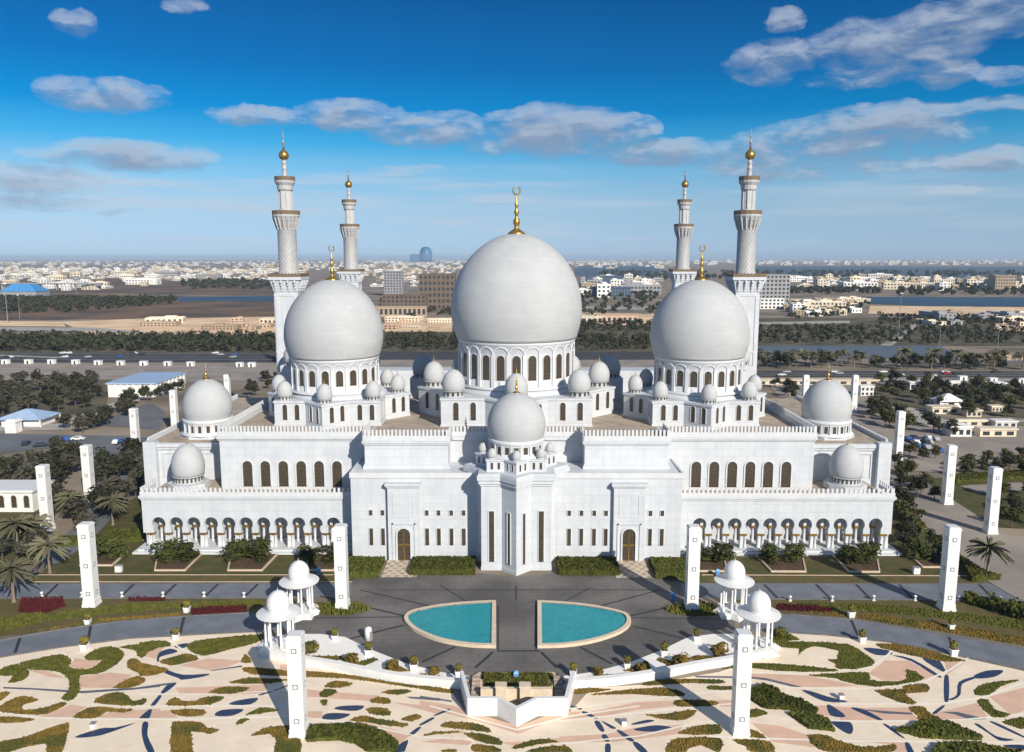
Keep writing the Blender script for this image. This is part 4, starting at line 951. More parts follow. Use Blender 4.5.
def planter(h=1.3):
    r = empty('planter'); b = MB(); b.prism([(-.5, -.5), (.5, -.5), (.5, .5), (-.5, .5)], 0, 1.1, 1.2); b.box(-.66, .66, -.66, .66, 1.1, 1.22); b.build('pot', M['trim'], r)
    b = MB(); b.box(-.55, .55, -.55, .55, 1.0, 1.24); b.build('soil', M['soil'], r)
    b = MB(); rr = random.Random(5); leafclump(b, (0, 0, 2.0), .75, 130, .16, rr); leafclump(b, (0, 0, 2.0), .45, 60, .2, rr); b.build('shrub', M['goldleaf'], r)
    return r
pl = planter()
spots = [((335, 640), 'potted shrub at the top corner of the left white terrace'), ((368.5, 655), 'potted shrub beside the small white booth'), ((414, 670), 'potted shrub midway along the left plaza edge'), ((458.5, 676), 'potted shrub on the plaza edge just left of the overlook'), ((696.5, 641), 'potted shrub at the top corner of the right white terrace'), ((664, 656), 'potted shrub on the right plaza edge above the round bush'), ((627, 668), 'potted shrub midway along the right plaza edge'), ((573, 676), 'potted shrub on the plaza edge just right of the overlook'), ((85, 650), 'potted shrub on the lower kerb of the left road, further left'), ((176, 639), 'potted shrub on the lower kerb of the left road, nearer the kiosks'), ((862, 642), 'potted shrub on the lower kerb of the right road, nearer the kiosks'), ((953, 655), 'potted shrub on the lower kerb of the right road, further right'), ((88, 624), 'potted shrub on the upper kerb of the left road, further left'), ((187, 612), 'potted shrub on the upper kerb of the left road beside the red bed'), ((851, 617), 'potted shrub on the upper kerb of the right road beside the red bed'), ((951, 629), 'potted shrub on the upper kerb of the right road, further right')]
for i, ((u, v), lab) in enumerate(spots):
    o = pl if i == 0 else copy_tree(pl); x, y = G(u, v); o.location = (x, y, 0); o.rotation_euler = (0, 0, i * .7 * 0); s = .86 + .08 * (i % 3 - 1); o.scale = (s, s, s); tag(o, lab, 'planter', 'white planters with clipped shrubs')
def bollard():
    r = empty('bollard'); b = MB(); b.box(-.28, .28, -.28, .28, 0, .15); b.lathe([(.2, .15), (.2, .75), (.3, .8), (.3, .95), (.2, 1.05), (.001, 1.1)], 0, 0, 12); b.build('post', M['trim'], r)
    b = MB(); b.lathe([(.215, .55), (.215, .7)], 0, 0, 12); b.build('lens', M['inlay'], r); return r
bo = bollard()
for i, (u, v) in enumerate([(42, 597), (82, 597), (122, 597), (163, 597), (204, 597), (244, 597.5), (284, 597.5), (749, 600), (790, 601), (832, 601), (873.5, 600.5), (915, 600.5), (958, 601), (1000, 602)]):
    o = bo if i == 0 else copy_tree(bo); x, y = G(u, v); o.location = (x, y, 0)
    L = u < 512
    tag(o, 'short white bollard light in the row along the left paver road' if L else 'short white bollard light in the row along the right paver road', 'bollard', 'bollards on the left road' if L else 'bollards on the right road')
def bluebox():
    r = empty('litter_bin'); b = MB(); b.prism([(-.32, -.32), (.32, -.32), (.32, .32), (-.32, .32)], .08, 1.15, 1.12); b.box(-.3, .3, -.3, .3, 0, .1); b.build('bin_body', M['bluep'], r)
    b = MB(); b.box(-.4, .4, -.4, .4, 1.15, 1.25); b.prism([(-.38, -.38), (.38, -.38), (.38, .38), (-.38, .38)], 1.25, 1.45, .6); b.build('lid', M['bluel'], r); return r
M['bluep'] = mat('blue_paint', (.10, .28, .62), (.12, .32, .66), 3, .4); M['bluel'] = mat('pale_blue_paint', (.22, .45, .75), None, 3, .4)
bb = bluebox()
for i, ((u, v), lab) in enumerate([((516, 680), 'small light blue bin on the dark plaza above the overlook'), ((672.7, 600), 'small blue bin left of the right plaza pylon'), ((717.5, 576), 'small blue bin just above the rear right kiosk'), ((319, 574), 'small blue bin just right of the rear left kiosk')]):
    o = bb if i == 0 else copy_tree(bb); x, y = G(u, v); o.location = (x, y, 0); tag(o, lab, 'bin', 'blue bins on the forecourt')
r = empty('booth', (*G(368.5, 640), 0)); tag(r, 'small white rounded booth standing on the left of the dark plaza', 'booth')
x, y = G(368.5, 640); b = MB(); b.smooth = True; b.lathe([(.6, 0), (.62, 1.5), (.6, 1.9), (.45, 2.25), (.001, 2.4)], x, y, 16); b.build('shell', M['trim'], r); b = MB(); b.obox(x + .5, y - .35, -.6, .5, .2, .2, 1.7); b.build('door', M['inlay'], r)
for (u, v), lab in (((119, 572), 'white cabinet on the lawn left of the arcade bed'), ((916, 574), 'white cabinet on the lawn right of the arcade bed')):
    x, y = G(u, v); r = tag(empty('utility_cabinet', (x, y, 0)), lab, 'cabinet', 'white cabinets on the lawn'); b = MB(); b.box(x - .65, x + .65, y - .4, y + .4, .1, 1.4); b.build('case', M['trim'], r); b = MB(); b.box(x - .72, x + .72, y - .47, y + .47, 1.4, 1.5); b.box(x - .6, x + .6, y - .35, y + .35, 0, .1); b.build('cap', M['inlay'], r)

# ------------------------------------------------------------------ planted scrolls (ground cover), hedges, red beds
gc, bc = MB(), MB(); HEDGES = []
def bedp(ox, p, c, s=6.269):
    poly = smoothpoly(Q(ox, p, s), 2); mb = gc if c == 'g' else bc
    mb.sheet(poly, .026 + .00008 * (len(mb.f) % 40)); tufts(mb, poly, .34, .17, .024)
for c, ox, p in [
    ('g', 0, [(0, 235), (110, 200), (185, 250), (150, 300), (50, 320), (85, 275), (0, 275)]), ('g', 0, [(120, 195), (250, 165), (385, 140), (450, 180), (430, 215), (500, 235), (580, 225), (640, 175), (560, 180), (530, 155), (600, 110), (690, 90), (770, 120), (765, 170), (690, 230), (600, 265), (500, 275), (500, 370), (440, 430), (380, 415), (430, 370), (430, 300), (380, 255), (280, 240), (180, 235)]),
    ('g', 0, [(740, 95), (900, 75), (1003, 65), (1003, 95), (930, 125), (900, 155), (860, 150), (850, 115)]), ('b', 0, [(800, 180), (840, 165), (900, 200), (985, 225), (1003, 255), (940, 275), (850, 250), (800, 220)]), ('b', 0, [(715, 350), (780, 305), (850, 280), (915, 295), (880, 330), (800, 352)]), ('b', 0, [(585, 440), (660, 390), (750, 378), (800, 400), (835, 435), (915, 415), (900, 455), (750, 460)]), ('b', 0, [(450, 535), (560, 475), (660, 470), (720, 480), (840, 488), (760, 505), (670, 500), (600, 540)]),
    ('b', 0, [(0, 465), (60, 430), (150, 400), (240, 430), (150, 455), (150, 490), (300, 470), (380, 440), (420, 450), (330, 500), (240, 520), (0, 500)]), ('b', 0, [(0, 530), (220, 545), (150, 565), (0, 570)]), ('b', 0, [(0, 690), (150, 660), (300, 605), (430, 570), (420, 640), (390, 752), (290, 752), (290, 700), (150, 725), (60, 752), (0, 752)]), ('b', 0, [(0, 380), (65, 380), (20, 420), (0, 430)]),
    ('g', 140, [(0, 70), (160, 55), (190, 90), (60, 105), (30, 150), (0, 160)]), ('g', 140, [(300, 75), (420, 45), (760, 15), (760, 50), (690, 80), (560, 110), (400, 150), (310, 115)]), ('b', 140, [(120, 185), (210, 155), (310, 135), (370, 170), (280, 195), (200, 210)]), ('b', 140, [(0, 195), (100, 215), (180, 235), (110, 265), (0, 275)]), ('b', 140, [(630, 190), (665, 140), (700, 190)]), ('b', 140, [(640, 225), (750, 225), (930, 245), (930, 275), (700, 265)]), ('b', 140, [(560, 320), (660, 290), (770, 290), (930, 300), (780, 325)]), ('b', 140, [(430, 383), (520, 345), (690, 350), (600, 385)]),
    ('b', 140, [(180, 435), (220, 410), (260, 430), (340, 435), (400, 410), (530, 405), (440, 455), (180, 462)]), ('b', 140, [(195, 490), (400, 488), (390, 525), (250, 528)]), ('b', 140, [(215, 565), (380, 565), (420, 600), (500, 610), (440, 640), (320, 625), (330, 752), (195, 752), (200, 620)]), ('b', 140, [(690, 655), (800, 600), (930, 590), (945, 660), (1003, 670), (1003, 752), (840, 752), (860, 690), (810, 640)]), ('g', 140, [(665, 520), (760, 475), (870, 490), (760, 510)]), ('g', 140, [(605, 570), (630, 545), (680, 550), (620, 580)]),
    ('b', 280, [(0, 245), (165, 245), (400, 265), (620, 295), (1003, 350), (1003, 372), (700, 330), (400, 290), (0, 275)]), ('b', 280, [(290, 330), (350, 305), (460, 325), (380, 350), (290, 345)]), ('b', 280, [(250, 380), (300, 355), (360, 375), (290, 410), (250, 400)]), ('b', 280, [(250, 430), (300, 425), (280, 465)]), ('b', 280, [(640, 380), (720, 360), (830, 370), (740, 395)]), ('b', 280, [(565, 440), (610, 410), (680, 415), (690, 450)]), ('b', 280, [(555, 475), (670, 480), (690, 525), (560, 510)]), ('b', 280, [(430, 555), (530, 525), (610, 545), (800, 575), (770, 595), (620, 580), (540, 565)]), ('b', 280, [(760, 545), (850, 515), (890, 535), (820, 560)]),
    ('b', 420, [(0, 340), (190, 360), (190, 385), (0, 358)]), ('b', 420, [(135, 595), (170, 565), (320, 570), (400, 590), (450, 630), (280, 610)]), ('b', 420, [(280, 635), (400, 640), (500, 675), (510, 710), (400, 695), (330, 670)]), ('b', 420, [(15, 655), (100, 625), (290, 628), (120, 640)]), ('b', 420, [(330, 705), (470, 720), (510, 752), (340, 752)]), ('b', 420, [(590, 715), (700, 680), (780, 670), (870, 688), (740, 705), (600, 735)]), ('b', 420, [(780, 720), (900, 715), (940, 752), (660, 752)]), ('b', 420, [(140, 740), (220, 735), (230, 752), (140, 752)]),
    ('b', 560, [(60, 390), (130, 350), (260, 355), (330, 360), (200, 380)]), ('b', 560, [(180, 395), (400, 365), (660, 350), (790, 390), (700, 405), (450, 390)]), ('b', 560, [(500, 330), (680, 295), (1003, 300), (1003, 325), (800, 320), (600, 335)]), ('b', 560, [(720, 430), (800, 425), (980, 435), (970, 460), (800, 470), (720, 460)]), ('b', 560, [(530, 515), (620, 520), (740, 500), (860, 490), (790, 550), (650, 548)]), ('b', 560, [(740, 640), (850, 590), (980, 580), (1003, 590), (1003, 640)]), ('b', 560, [(660, 752), (690, 690), (760, 665), (1003, 665), (1003, 752), (950, 740), (880, 710), (800, 735), (790, 752)]), ('b', 560, [(0, 715), (50, 720), (80, 752), (0, 752)]), ('g', 560, [(930, 340), (1003, 340), (1003, 360), (930, 358)]),
    ('g', 700, [(430, 30), (560, 60), (800, 65), (960, 90), (1003, 130), (1003, 220), (860, 230), (850, 200), (800, 175), (890, 165), (870, 120), (760, 95), (690, 95), (630, 130), (610, 160), (620, 105), (500, 95)]), ('g', 700, [(140, 230), (315, 195), (560, 205), (850, 235), (800, 250), (500, 245), (320, 225)]), ('g', 700, [(680, 272), (850, 260), (1003, 255), (1003, 330), (900, 300), (800, 285)]), ('g', 700, [(50, 345), (210, 340), (210, 362), (70, 362)]), ('g', 700, [(300, 500), (350, 480), (430, 510), (300, 540)]), ('b', 700, [(680, 645), (800, 650), (880, 690), (1003, 720), (1003, 752), (800, 752), (710, 710)]), ('b', 700, [(300, 610), (350, 620), (420, 668), (300, 655)]), ('b', 700, [(200, 675), (400, 680), (460, 710), (460, 752), (320, 752), (290, 720)])]:
    bedp(ox, p, c)
for c, p in [('g', [(0, 75), (60, 75), (180, 150), (170, 190), (0, 205)]), ('g', [(0, 235), (160, 225), (165, 265), (260, 275), (370, 265), (370, 205), (470, 255), (400, 280), (200, 305), (0, 270)]), ('b', [(200, 65), (330, 70), (480, 95), (640, 145), (700, 160), (580, 165), (440, 140), (250, 95)]), ('b', [(190, 325), (350, 320), (350, 300), (485, 290), (485, 335), (360, 345), (430, 395), (340, 395)]), ('b', [(380, 420), (460, 415), (500, 455), (580, 495), (450, 500), (430, 465)]), ('g', [(750, 350), (760, 310), (850, 280), (1000, 268), (900, 300), (830, 350)]), ('g', [(760, 385), (820, 375), (860, 430), (950, 460), (850, 475)]), ('g', [(900, 500), (1024, 475), (1024, 540), (960, 525)]), ('b', [(0, 600), (60, 635), (200, 640), (300, 625), (290, 668), (0, 668)])]:
    bedp(840, p, c, Z7)
# strips of ground cover between the two paver roads
for poly, c in (([(60, 612), (130, 604), (230, 601), (262, 600), (262, 606), (180, 608), (100, 615), (40, 622)], 'g'), ([(0, 618), (40, 612), (60, 618), (0, 632)], 'g'), ([(790, 602), (900, 606), (1000, 618), (1060, 628), (1060, 636), (940, 618), (830, 608)], 'g'), ([(800, 611), (870, 614), (960, 627), (1060, 644), (1060, 652), (950, 633), (860, 619)], 'b'), ([(100, 619), (180, 613), (180, 616), (110, 621), (20, 634), (10, 636)], 'b'), ([(770, 630), (790, 634), (800, 640), (775, 642)], 'g')):
    q = P(*poly); mb = gc if c == 'g' else bc; mb.sheet(q, .028); tufts(mb, q, .38, .28, .024)
tag(gc.build('ground_cover', M['cover']), 'low bright green ground cover filling the garden scrolls', 'ground cover', None, 'stuff')
tag(bc.build('ground_cover', M['coverb']), 'low olive brown ground cover filling the garden scrolls', 'ground cover', None, 'stuff')
for ox, p, s, lab in [(280, [(165, 650), (200, 600), (340, 595), (450, 590), (560, 605), (650, 640), (740, 710), (730, 752), (550, 752), (470, 700), (380, 680), (240, 685), (170, 690)], 6.269, 'curved clipped hedge at the foot of the front left pylon'), (700, [(310, 380), (390, 340), (490, 370), (500, 400), (640, 440), (735, 495), (720, 520), (560, 490), (400, 480), (310, 420)], 6.269, 'clipped hedge just right of the front right pylon'), (700, [(560, 520), (650, 510), (800, 560), (840, 625), (680, 605)], 6.269, 'tapering clipped hedge beside the teardrop navy inlay'), (840, [(310, 550), (400, 540), (440, 510), (600, 510), (700, 555), (790, 600), (640, 600), (450, 590)], Z7, 'upper of two clipped hedges near the right bottom corner'), (840, [(500, 690), (550, 632), (760, 630), (850, 652), (1003, 676), (1003, 690)], Z7, 'lower of two clipped hedges near the right bottom corner')]:
    hb = MB(); solid_hedge(hb, Q(ox, p, s), .5); tag(hb.build('hedge', M['hedge']), lab, 'hedge')
for pts, lab in [([(-21.8, 155.4), (-8.6, 155.4), (-8.6, 162.6), (-21.8, 162.6)], 'box hedge between the left door and the star porch'), ([(8.6, 155.4), (21.0, 155.4), (21.0, 162.6), (8.6, 162.6)], 'box hedge between the right door and the star porch'), ([(-36.0, 153.0), (-28.0, 154.0), (-28.0, 162.4), (-35.5, 162.4)], 'box hedge left of the left chequered stair'), ([(28.2, 154.0), (37.0, 153.0), (35.6, 162.4), (28.2, 162.4)], 'box hedge right of the right chequered stair')]:
    hb = MB(); solid_hedge(hb, pts, 1.25); tag(hb.build('hedge', M['hedge']), lab, 'hedge')
for pts, lab in [([(22, 598), (62, 597), (66, 606), (44, 614), (18, 612)], 'dark red flower bed beside the left roadside palm'), ([(128, 597.8), (166, 597.5), (164, 601), (128, 601)], 'narrow red flower strip under the left paver road'), ([(190, 609), (215, 606.5), (247, 605), (247, 612.5), (192, 615.5)], 'red flower bed left of the front left kiosk'), ([(778, 604), (815, 606), (832, 609), (832, 613), (776, 610)], 'red flower bed right of the front right kiosk')]:
    q = P(*pts); hb = MB(); hb.sheet(q, .03); tufts(hb, q, .35, .4, .024); tag(hb.build('flower_bed', M['red']), lab, 'flower bed')
# shrub mound beds round the plaza pylons
for cx, lab in ((-33.2, 'rounded shrub bed at the foot of the left plaza pylon'), (33.4, 'rounded shrub bed at the foot of the right plaza pylon')):
    q = [(cx + 6.2 * math.cos(k * .3307), 139.4 + 2.6 * math.sin(k * .3307)) for k in range(19)]
    hb = MB(); hb.sheet(q, .03); tufts(hb, q, .5, .7, .024); tag(hb.build('shrub_bed', M['cover']), lab, 'flower bed')
def bush(x, y, r, m, lab, group=None, name='bush'):
    b = MB(); rr = random.Random(int(x * 7 + y * 13)); 
    for k in range(5): leafclump(b, (x + rr.uniform(-.4, .4) * r, y + rr.uniform(-.4, .4) * r, r * rr.uniform(.45, .85)), r * .62, 60, .2 + r * .03, rr)
    tag(b.build(name, M[m]), lab, 'bush', group)
for u, v, r, m, lab in [(311, 653, 1.5, 'coverb', 'olive bush right of the front left pylon on white paving'), (351, 664, 1.4, 'coverb', 'olive bush on the left white terrace below the booth'), (392, 669, 1.1, 'coverb', 'low bush near the middle of the left white terrace'), (681, 665, 1.5, 'coverb', 'round olive bush on the right white terrace'), (719, 655, 1.6, 'coverb', 'olive bush left of the front right pylon on white paving'), (643, 673, 1.2, 'coverb', 'low bush near the middle of the right white terrace'), (598, 675, .9, 'coverb', 'small low bush at the inner end of the right white terrace'), (434, 674, .9, 'coverb', 'small low bush at the inner end of the left white terrace'), (778, 636, 1.4, 'cover', 'green bush right of the front right kiosk steps')]:
    x, y = G(u, v); bush(x, y, r, m, lab)
mats_ = MB()
for poly in ([(306, 656), (340, 656), (348, 660), (312, 661)], [(345, 666), (374, 658), (378, 660), (360, 668)], [(378, 672), (395, 664), (410, 671), (400, 672)], [(420, 674), (446, 677), (440, 679), (420, 677)]):
    for mm in (0, 1):
        q = P(*[(u if mm == 0 else 2 * 516.8 - u, v) for u, v in poly]); mats_.sheet(q, .03); tufts(mats_, q, .35, .3, .03)
tag(mats_.build('ground_cover', M['coverb']), 'olive ground cover strips set in the white terraces', 'ground cover', None, 'stuff')
# round dark bushes at the right end of the paver road
for i, (u, v, r) in enumerate([(972, 603, 1.9), (996, 611, 2.3), (1012, 616, 2.4), (1028, 620, 2.4), (984, 607, 1.5)]):
    x, y = G(u, v); bush(x, y, r, 'hedge', 'rounded dark bush in the cluster right of the right roadside pylon', 'dark bushes right of the roadside pylon')
# triangular beds with trees along the arcades
BEDS = [(( (155, 571), (185, 571), (203, 553), (158, 553)), 'first'), (((228, 571), (262, 571), (279, 553), (232, 553)), 'second'), (((306, 571), (334, 571), (340, 555), (310, 555)), 'third'), (((80, 566), (112, 566), (128, 552), (92, 552)), 'outer')]
names_l = ['left bed nearest the arcade end', 'middle bed of the left lawn', 'left bed nearest the entrance wall', 'bed beyond the left arcade corner']
names_r = ['right bed nearest the arcade end', 'middle bed of the right lawn', 'right bed nearest the entrance wall', 'bed beyond the right arcade corner']
rt = random.Random(11)
for (px, _), nl, nr in zip(BEDS, names_l, names_r):
    for mm in (0, 1):
        q = P(*px); q = q if mm == 0 else mirror(q); lab = nl if mm == 0 else nr
        cxm = sum(p[0] for p in q) / 4; cym = sum(p[1] for p in q) / 4
        r = tag(empty('planting_bed', (cxm, cym, 0)), 'sandstone kerbed ' + lab, 'planting bed', 'kerbed beds along the arcades')
        b = MB(); kerb_line(q + [q[0]], .3, .35, b); b.build('bed_kerb', M['kerb'], r); b = MB(); b.sheet(q, .2); b.build('soil', M['soil'], r)
        for k, dx in enumerate((-2.6, 2.2)):
            x, y = cxm + dx * (1 if mm == 0 else -1) + rt.uniform(-.4, .4), cym + .6 + rt.uniform(-.8, .8)
            tree('round', x, y, 4.0 + rt.uniform(-.4, .5), ('outer' if k == 0 else 'inner') + ' round leafy tree in the ' + lab, 'trees in the kerbed beds', wide=1.6)
# palms
for i, (u, v, h, lab) in enumerate([(14, 602, 10.5, 'dusty palm beside the dark red flower bed at the left edge'), (50, 573, 10, 'dusty palm on the lawn left of the left roadside pylon'), (113, 525, 10, 'palm between two pylons left of the arcade corner'), (18, 552, 10.5, 'palm at the left edge above the lawn, in front of the low white arcade'), (36, 545, 9, 'shorter palm just left of the leftmost pylon'), (72, 520, 9.5, 'palm between the two left pylons near the avenue'), (987, 576, 10, 'lone palm under the rightmost pylon')]):
    x, y = G(u, v); tree('palm', x, y, h, lab, 'garden palms', 'palm tree', wide=1.15)
# trees round the left forecourt and right avenue
def wood(poly, n, mind, hs, kinds, label, group, wide=1.0):
    for (x, y) in scatter(poly, n, mind): tree(random.choice(kinds), x, y, random.uniform(*hs), label, group, wide=wide * random.uniform(.9, 1.2))
wood([(98, 470), (146, 455), (146, 492), (128, 505), (100, 505)], 16, 3.8, (6, 9), ['dusty', 'dark'], 'dusty tree in the grove just left of the mosque wing', 'grove left of the wing')
wood([(92, 500), (128, 505), (120, 520), (95, 522)], 4, 4, (5, 8), ['dusty', 'dark'], 'dusty tree on the lawn between avenue and left wing', 'trees by the left lawn')
wood([(55, 500), (90, 510), (84, 535), (60, 540)], 6, 4, (5, 8), ['dusty'], 'dusty tree between the two left pylons', 'trees between the left pylons')
wood([(-10, 470), (70, 452), (85, 470), (60, 492), (-10, 500)], 18, 5, (6, 9), ['dark', 'dusty'], 'dark tree behind the low white arcade building at the left edge', 'trees behind the low arcade')
wood([(0, 545), (36, 530), (50, 545), (40, 560), (0, 565)], 5, 5, (4, 6), ['dusty'], 'dusty tree under the palms at the left edge', 'trees under the left palms')
wood([(892, 500), (920, 515), (945, 560), (915, 560), (892, 545)], 9, 4.5, (4.5, 6.5), ['dark', 'olive'], 'leafy tree in the garden right of the arcade corner', 'garden right of the arcade')
wood([(892, 462), (915, 478), (935, 500), (925, 506), (900, 490)], 9, 4.0, (4, 6.5), ['dark', 'olive'], 'tree on the verge between right wing and avenue pylon', 'verge right of the wing')
wood([(955, 465), (1035, 455), (1035, 475), (960, 482)], 16, 4.5, (3.5, 5.5), ['olive', 'dark'], 'low tree in the double row behind the two right pylons', 'rows behind the right pylons')
wood([(990, 495), (1035, 492), (1035, 530), (1000, 528)], 8, 4.5, (3.5, 6), ['olive', 'dark'], 'tree in the plot right of the rightmost pylon', 'plot at the right edge')
wood([(905, 452), (945, 456), (940, 462), (905, 460)], 6, 4, (3.5, 5), ['olive'], 'low tree on the parking island behind the right wing', 'parking island trees')
wood([(868, 405), (945, 430), (960, 438), (900, 432), (868, 420)], 18, 5, (5, 7.5), ['dark', 'olive'], 'tree on the bank behind the outer right dome', 'bank behind the right dome')
wood([(875, 382), (1035, 392), (1035, 420), (960, 418), (900, 402), (868, 392)], 42, 7, (5, 8), ['dark', 'olive'], 'tree in the orchard round the white pavilion at right', 'orchard on the right')
wood([(-10, 385), (105, 383), (100, 410), (-10, 418)], 42, 7.5, (6, 9), ['dark', 'dusty'], 'dark tree in the plantation behind the blue roofed pavilion', 'plantation on the left')
wood([(62, 430), (130, 408), (135, 416), (80, 436)], 16, 5.5, (5, 7), ['dark', 'dusty'], 'dark tree on the bank beside the sandstone path at left', 'bank beside the left path')
wood([(110, 405), (175, 385), (180, 392), (125, 412)], 12, 6, (5, 7), ['dark'], 'dark tree in front of the long white hall on the left', 'trees before the white hall')
wood([(240, 385), (300, 372), (310, 382), (250, 398)], 10, 6, (5, 8), ['dark'], 'dark tree behind the outer left dome', 'trees behind the left dome')
wood([(770, 384), (800, 390), (800, 402), (780, 398)], 6, 5, (5, 7), ['dark'], 'dark tree left of the outer right dome', 'trees left of the right dome')
# roadside row beyond the right highway: palms and dark trees
for (x, y) in scatter([(755, 362), (1040, 366), (1040, 371), (755, 368)], 26, 9):
    tree('palm', x, y, random.uniform(9, 14), 'palm in the long row beyond the right highway', 'palms beyond the right highway', 'palm tree', wide=1.1)
for (x, y) in scatter([(752, 363), (1040, 367), (1040, 371), (752, 369)], 34, 6):
    tree('dark', x, y, random.uniform(6, 11), 'dark leafy tree in the long row beyond the right highway', 'leafy trees beyond the right highway', wide=.85)
for poly, lab in [([(952, 478), (1040, 472), (1040, 478), (956, 484)], 'long clipped hedge behind the two right pylons'), ([(905, 512), (925, 528), (921, 533), (900, 518)], 'short hedge on the verge left of the right avenue'), ([(1000, 512), (1040, 512), (1040, 518), (1002, 518)], 'hedge right of the rightmost pylon'), ([(955, 556), (982, 574), (1000, 580), (972, 582)], 'low hedge wedge beneath the lone palm'), ([(60, 540), (88, 540), (82, 546), (52, 547)], 'low hedge behind the left roadside palms'), ([(108, 534), (144, 532), (144, 541), (104, 544)], 'dark hedge on the lawn just left of the arcade corner')]:
    hb = MB(); solid_hedge(hb, P(*poly), 1.1); tag(hb.build('hedge', M['hedge']), lab, 'hedge')
# the rest of the far belts reads as one mass
def belt(name, label, zones):
    mb = MB(); rr = random.Random(5)
    for poly, n, mind, (h0, h1), sz in zones:
        for (x, y) in scatter(poly, n, mind):
            h = rr.uniform(h0, h1)
            for k in range(3): leafclump(mb, (x + rr.uniform(-.3, .3) * h, y + rr.uniform(-.3, .3) * h, h * rr.uniform(.4, .7)), h * .3, 9, h * .13 * sz, rr)
    tag(mb.build(name, M['leaf']), label, 'woodland', None, 'stuff')
belt('woodland', 'dark wooded belts spreading across the far plain', [([(-40, 339), (300, 339.5), (300, 352), (-40, 352)], 400, 5.5, (6, 10), .95), ([(-40, 299), (175, 300), (172, 304), (60, 313), (-40, 314)], 330, 9, (7, 10), 1.5), ([(183, 282), (300, 282), (300, 290), (183, 289)], 130, 16, (9, 14), 2), ([(740, 328), (1060, 329), (1060, 345), (740, 345)], 300, 7, (3.5, 7), 1.2), ([(385, 339), (655, 339), (655, 351), (385, 351)], 200, 6, (6, 9), .95), ([(790, 290), (880, 290), (880, 294), (790, 294)], 60, 16, (8, 12), 2), ([(800, 305), (870, 304), (840, 318), (790, 320)], 90, 12, (5, 8), 1.4), ([(880, 317), (1040, 319), (1040, 327), (880, 326)], 90, 9, (5, 8), 1.3), ([(575, 290), (660, 290), (660, 316), (575, 316)], 120, 12, (6, 10), 1.5), ([(900, 284), (1060, 288), (1060, 296), (900, 296)], 130, 18, (8, 12), 2), ([(580, 325), (660, 325), (660, 332), (580, 332)], 50, 8, (5, 8), 1.2), ([(380, 300), (455, 310), (455, 318), (380, 318)], 60, 10, (5, 8), 1.3), ([(600, 272), (1060, 272), (1060, 276), (750, 280), (600, 280)], 260, 40, (9, 15), 3)])

# ------------------------------------------------------------------ buildings of the plain
WALLS = {'white': (.82, .80, .76), 'cream': (.74, .64, .49), 'tan': (.42, .32, .22), 'grey': (.34, .34, .35), 'brown': (.17, .125, .09), 'pink': (.60, .42, .31), 'blue': (.085, .13, .20)}
for k, c in WALLS.items(): M['w_' + k] = mat('wall_' + k, c, tuple(x * .86 for x in c), .2, .8, rnd=.12)
M['towerglass'] = mat('tower_glass', (.05, .14, .28), (.06, .16, .30), .05, .4)
M['darkwin'] = mat('dark_window', (.035, .04, .05), (.05, .055, .065), 1, .3)
M['blueroof'] = mat('blue_roof', (.05, .22, .50), (.07, .27, .56), .4, .5); M['paleroof'] = mat('pale_blue_roof', (.30, .42, .60), (.36, .47, .62), .4, .5)
def bld_mesh(w, d, h, rr, wall, floors=None):
    b = MB(); b.box(-w / 2, w / 2, -d / 2, d / 2, 0, h)
    for (a0, a1, c0, c1) in ((-w / 2, w / 2, -d / 2, -d / 2 + .4), (-w / 2, w / 2, d / 2 - .4, d / 2), (-w / 2, -w / 2 + .4, -d / 2 + .4, d / 2 - .4), (w / 2 - .4, w / 2, -d / 2 + .4, d / 2 - .4)): b.box(a0, a1, c0, c1, h, h + .9)
    px = rr.uniform(-.25, .25) * w; b.box(px - w * .15, px + w * .15, -d * .2, d * .3, h, h + 2.8)
    b.box(px + w * .2 - 1, px + w * .2 + 1, -d * .1, d * .1, h, h + 1.6)
    b.mi = 1; fl = floors or max(1, int(h / 3.6)); n = max(2, int(w / 4.5))
    for f in range(fl):
        z = (f + .3) * h / fl
        for k in range(n):
            x = -w / 2 + (k + .5) * w / n; b.box(x - w / n * .25, x + w / n * .25, -d / 2 - .08, -d / 2 + .1, z, z + h / fl * .5)
        for k in range(max(2, int(d / 5))):
            y = -d / 2 + (k + .5) * d / max(2, int(d / 5))
            for sx in (-1, 1): b.box(sx * w / 2 - .08, sx * w / 2 + .08, y - .9, y + .9, z, z + h / fl * .5)
    o = b.build('building', [M['w_' + wall], M['darkwin']]); me = o.data; bpy.data.objects.remove(o); return me
rb = random.Random(21)
BM = {k: [bld_mesh(w, d, h, rb, k) for w, d, h in ((22, 14, 8), (34, 16, 7), (16, 14, 12), (48, 20, 9))] for k in ('white', 'cream', 'tan', 'grey', 'pink')}
def town(poly, n, mind, cols, label, group, s=1.0, sz=1.0):
    for (x, y) in scatter(poly, n, mind):
        c = rb.choice(cols); o = bpy.data.objects.new('building', rb.choice(BM[c])); col.objects.link(o); o.location = (x, y, 0); k = s * rb.uniform(.7, 1.3)
        o.scale = (k, k, k * sz * rb.uniform(.8, 1.3)); o.rotation_euler = (0, 0, rb.choice((0, 0, .2, -.25, 1.57)))
        tag(o, label, 'building', group)
town([(-20, 270), (300, 271), (300, 280), (200, 281), (-20, 283)], 70, 28, ['white', 'white', 'cream', 'cream', 'grey'], 'pale flat-roofed block in the city left of the near left minaret', 'city on the left', 1.3, 1.0)
town([(790, 279), (1060, 280), (1060, 290), (880, 292), (790, 289)], 60, 26, ['cream', 'cream', 'white', 'tan'], 'cream block in the town between bay and creek on the right', 'town by the creek', 1.2)
town([(795, 300), (862, 299), (850, 318), (795, 318)], 24, 18, ['cream', 'white', 'tan'], 'small cream villa in the walled estate right of the near right minaret', 'villas right of the minaret', .75, .8)
